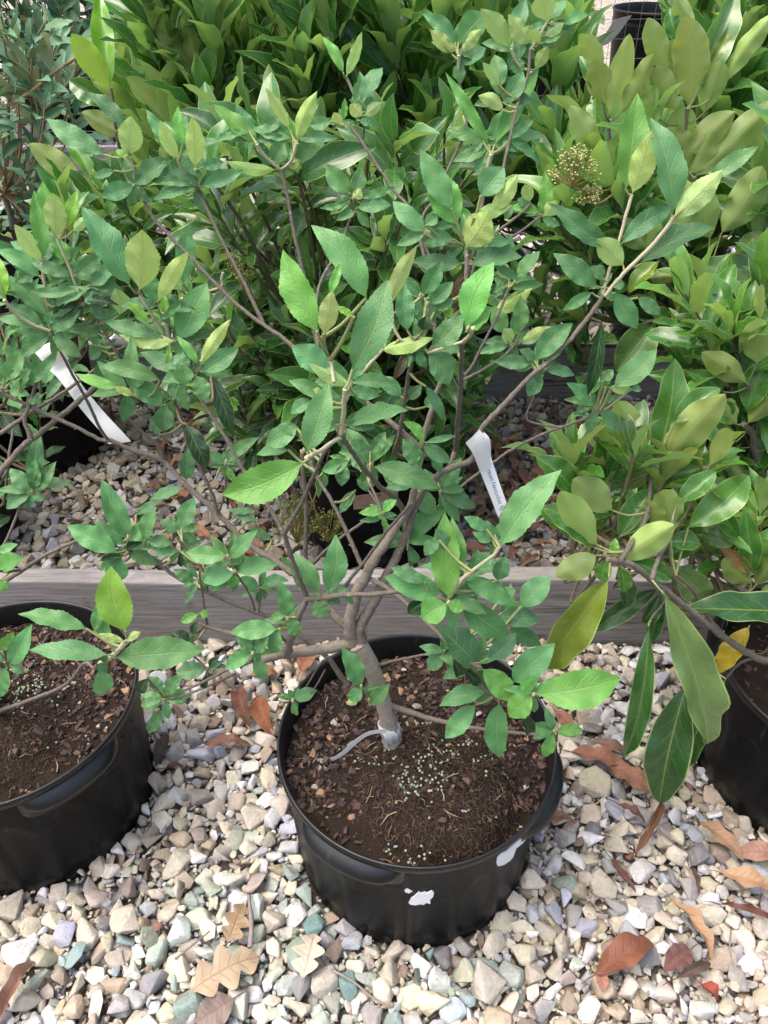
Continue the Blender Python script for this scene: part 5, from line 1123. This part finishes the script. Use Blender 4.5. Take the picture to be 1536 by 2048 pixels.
fallen(470, 1995, 390, 2045, 66, (.22, .165, .14), "dull grey brown leaf at the bottom edge near the oak leaf", 'elliptic', .03, .1, .15, .04)
fallen(1186, 1952, 1312, 1878, 66, RED, "glossy red brown leaf lying right of the front pot", 'elliptic', .036, .15, .4, .1)
fallen(1200, 1938, 1208, 1982, 26, (.36, .17, .12), "small pinkish scrap beside the glossy red brown leaf", 'elliptic', .03)
fallen(1340, 1796, 1428, 1918, 40, (.38, .23, .13), "long folded tan leaf pointing down to the lower right", 'lance', .036, .1, .9)
fallen(1382, 1898, 1330, 1940, 60, (.17, .085, .075), "crumpled purple brown leaf beside the red curled scrap", 'elliptic', .03, .1, .6)
fallen(1350, 1958, 1425, 1925, 40, (.13, .09, .075), "dark grey brown curled leaf above the red curled scrap", 'lance', .036, .1, .8)
fallen(1402, 1968, 1436, 2000, 40, (.26, .055, .03), "small bright red curled scrap at the lower right", 'elliptic', .036, .4, .9)
fallen(1440, 1745, 1550, 1776, 46, (.42, .26, .15), "orange tan leaf at the right edge below the plain pot", 'elliptic', .036, .1, .4)
fallen(1394, 1640, 1490, 1716, 38, (.33, .20, .12), "orange brown leaf leaning along the foot of the plain pot", 'lance', .036, .1, .6)
fallen(1560, 1712, 1470, 1706, 40, PNK, "pinkish brown leaf at the right edge beside the plain pot", 'elliptic', .028, .1, .3)
fallen(1326, 1592, 1272, 1712, 34, (.21, .11, .065), "narrow brown leaf standing up between the front and plain pots", 'lance', .038, .1, .8)
fallen(1136, 1502, 1256, 1528, 42, (.27, .125, .08), "broad red brown leaf left of the drooping glossy leaf tips", 'elliptic', .034, .1, .4)
fallen(1208, 1524, 1312, 1582, 42, (.27, .13, .085), "red brown leaf overlapping another under the drooping leaf tips", 'elliptic', .036, .1, .4)
fallen(1180, 1480, 1262, 1500, 24, (.20, .12, .085), "thin brown leaf nearest the tip of the dark drooping leaf", 'lance', .03)
fallen(1218, 1712, 1274, 1782, 28, (.15, .085, .065), "narrow dark leaf halfway down the right gravel", 'lance', .032, .1, .7)
fallen(1236, 1608, 1292, 1642, 20, (.13, .065, .05), "small dark curled leaf between two pale stones near the front pot", 'lance', .032)
fallen(1436, 1808, 1560, 1842, 18, (.14, .06, .045), "very thin dark red leaf at the right edge", 'lance', .034, .1, .9)
fallen(1378, 1732, 1398, 1790, 24, (.12, .075, .06), "dark folded leaf above the long tan leaf", 'lance', .034, .1, .9)
fallen(1075, 1642, 1156, 1640, 22, (.26, .13, .08), "brown leaf tucked against the right side of the front pot", 'lance', .03)
fallen(512, 1392, 546, 1462, 56, (.24, .10, .05), "orange brown crumpled leaf between the two front pots", 'elliptic', .032, .2, .6)
fallen(480, 1372, 500, 1450, 46, (.14, .065, .045), "dark red brown leaf beside the orange crumpled leaf", 'elliptic', .034, .1, .6)
fallen(404, 1494, 502, 1484, 28, (.21, .105, .07), "flat brown leaf lower between the two front pots", 'lance', .032)
fallen(336, 1468, 312, 1532, 30, (.085, .055, .05), "blackish leaf against the left edge pot", 'elliptic', .03)
fallen(330, 1536, 368, 1530, 18, (.11, .06, .05), "tiny dark leaf just below the blackish leaf", 'lance', .03)
fallen(500, 1352, 555, 1342, 34, (.26, .14, .08), "orange leaf close to the front board between the pots", 'elliptic', .03)
fallen(600, 1345, 622, 1305, 34, (.24, .10, .06), "rust leaf wedged behind the rim of the front pot", 'elliptic', .03)
fallen(430, 1340, 466, 1378, 34, (.16, .13, .11), "grey brown leaf under the low left twigs", 'elliptic', .03)
fallen(1110, 1420, 1150, 1470, 30, (.25, .12, .08), "brown leaf beside the bright little sprig on the front pot rim", 'elliptic', .03)
rg = np.random.default_rng(99)
for (x0, x1, y0, y1, n, g, lb) in ((920, 1130, 840, 1125, 60, "dead leaves in the shaded bed right of centre", "curled brown dead leaf on the shaded gravel right of centre"),
                               (1000, 1260, 830, 1060, 24, "dead leaves in the shaded bed below the glossy shrub", "brown dead leaf on the shaded gravel below the glossy shrub"),
                               (210, 480, 800, 1125, 26, "dead leaves in the shaded bed at left", "brown dead leaf on the shaded gravel left of the stems"),
                               (480, 620, 880, 1125, 12, "dead leaves in the shaded bed near the price label pot", "brown dead leaf on the shaded gravel left of the pot with the price label")):
    for _ in range(n):
        x = rg.uniform(x0, x1); y = rg.uniform(y0, y1); p = PZ(x, y, .03)
        if any(math.hypot(p[0]-q.x, p[1]-q.y) < q.rb+.03 for q in ALLPOTS) or p[1] < BEAM_Y[0]+.08 or p[1] > BEAM_Y[1]-.05: continue
        a = rg.uniform(0, 6.28); l = rg.uniform(34, 66); c = np.array([(.20, .105, .07), (.26, .15, .10), (.15, .085, .06), (.30, .155, .085)][rg.integers(4)])*rg.uniform(.7, 1.2)
        fallen(x, y, x+l*math.cos(a), y+l*.7*math.sin(a), rg.uniform(16, 28), c, lb, 'lance' if rg.random() < .5 else 'elliptic', float(rg.uniform(.018, .034)), .15, rg.uniform(.2, .9), .12, rg.uniform(-.008, .012), group=g)
# dry twigs
def twig(pts, z, w, label):
    q = np.array([PZ(x, y, z_) for (x, y), z_ in zip(pts, z)]); mb = MB(); pp, rr = catmull(q, [px(q[0], w)/2]*len(q), .01); tube(mb, pp, rr*np.linspace(1, .6, len(rr)), 6, (.24, .21, .19), .08)
    o = mb.build("twig", M['bark'], origin=q[0]); tag(o, label, "twig", "dry twigs on the gravel")
twig([(664, 1940), (705, 1962), (745, 1995), (780, 2015)], [.032, .034, .034, .03], 6, "pale dry twig below the front pot")
twig([(350, 1918), (385, 1890), (420, 1862)], [.03, .032, .03], 5, "dark dry twig above the large oak leaf")
twig([(500, 1895), (503, 1850), (497, 1790)], [.03, .036, .03], 12, "flat grey stick just left of the front pot foot")
twig([(1180, 1800), (1215, 1840), (1235, 1880)], [.03, .034, .03], 3, "thin black twig right of the front pot")
twig([(1462, 1860), (1460, 1900), (1468, 1935)], [.03, .034, .03], 4, "thin dark twig near the right edge")
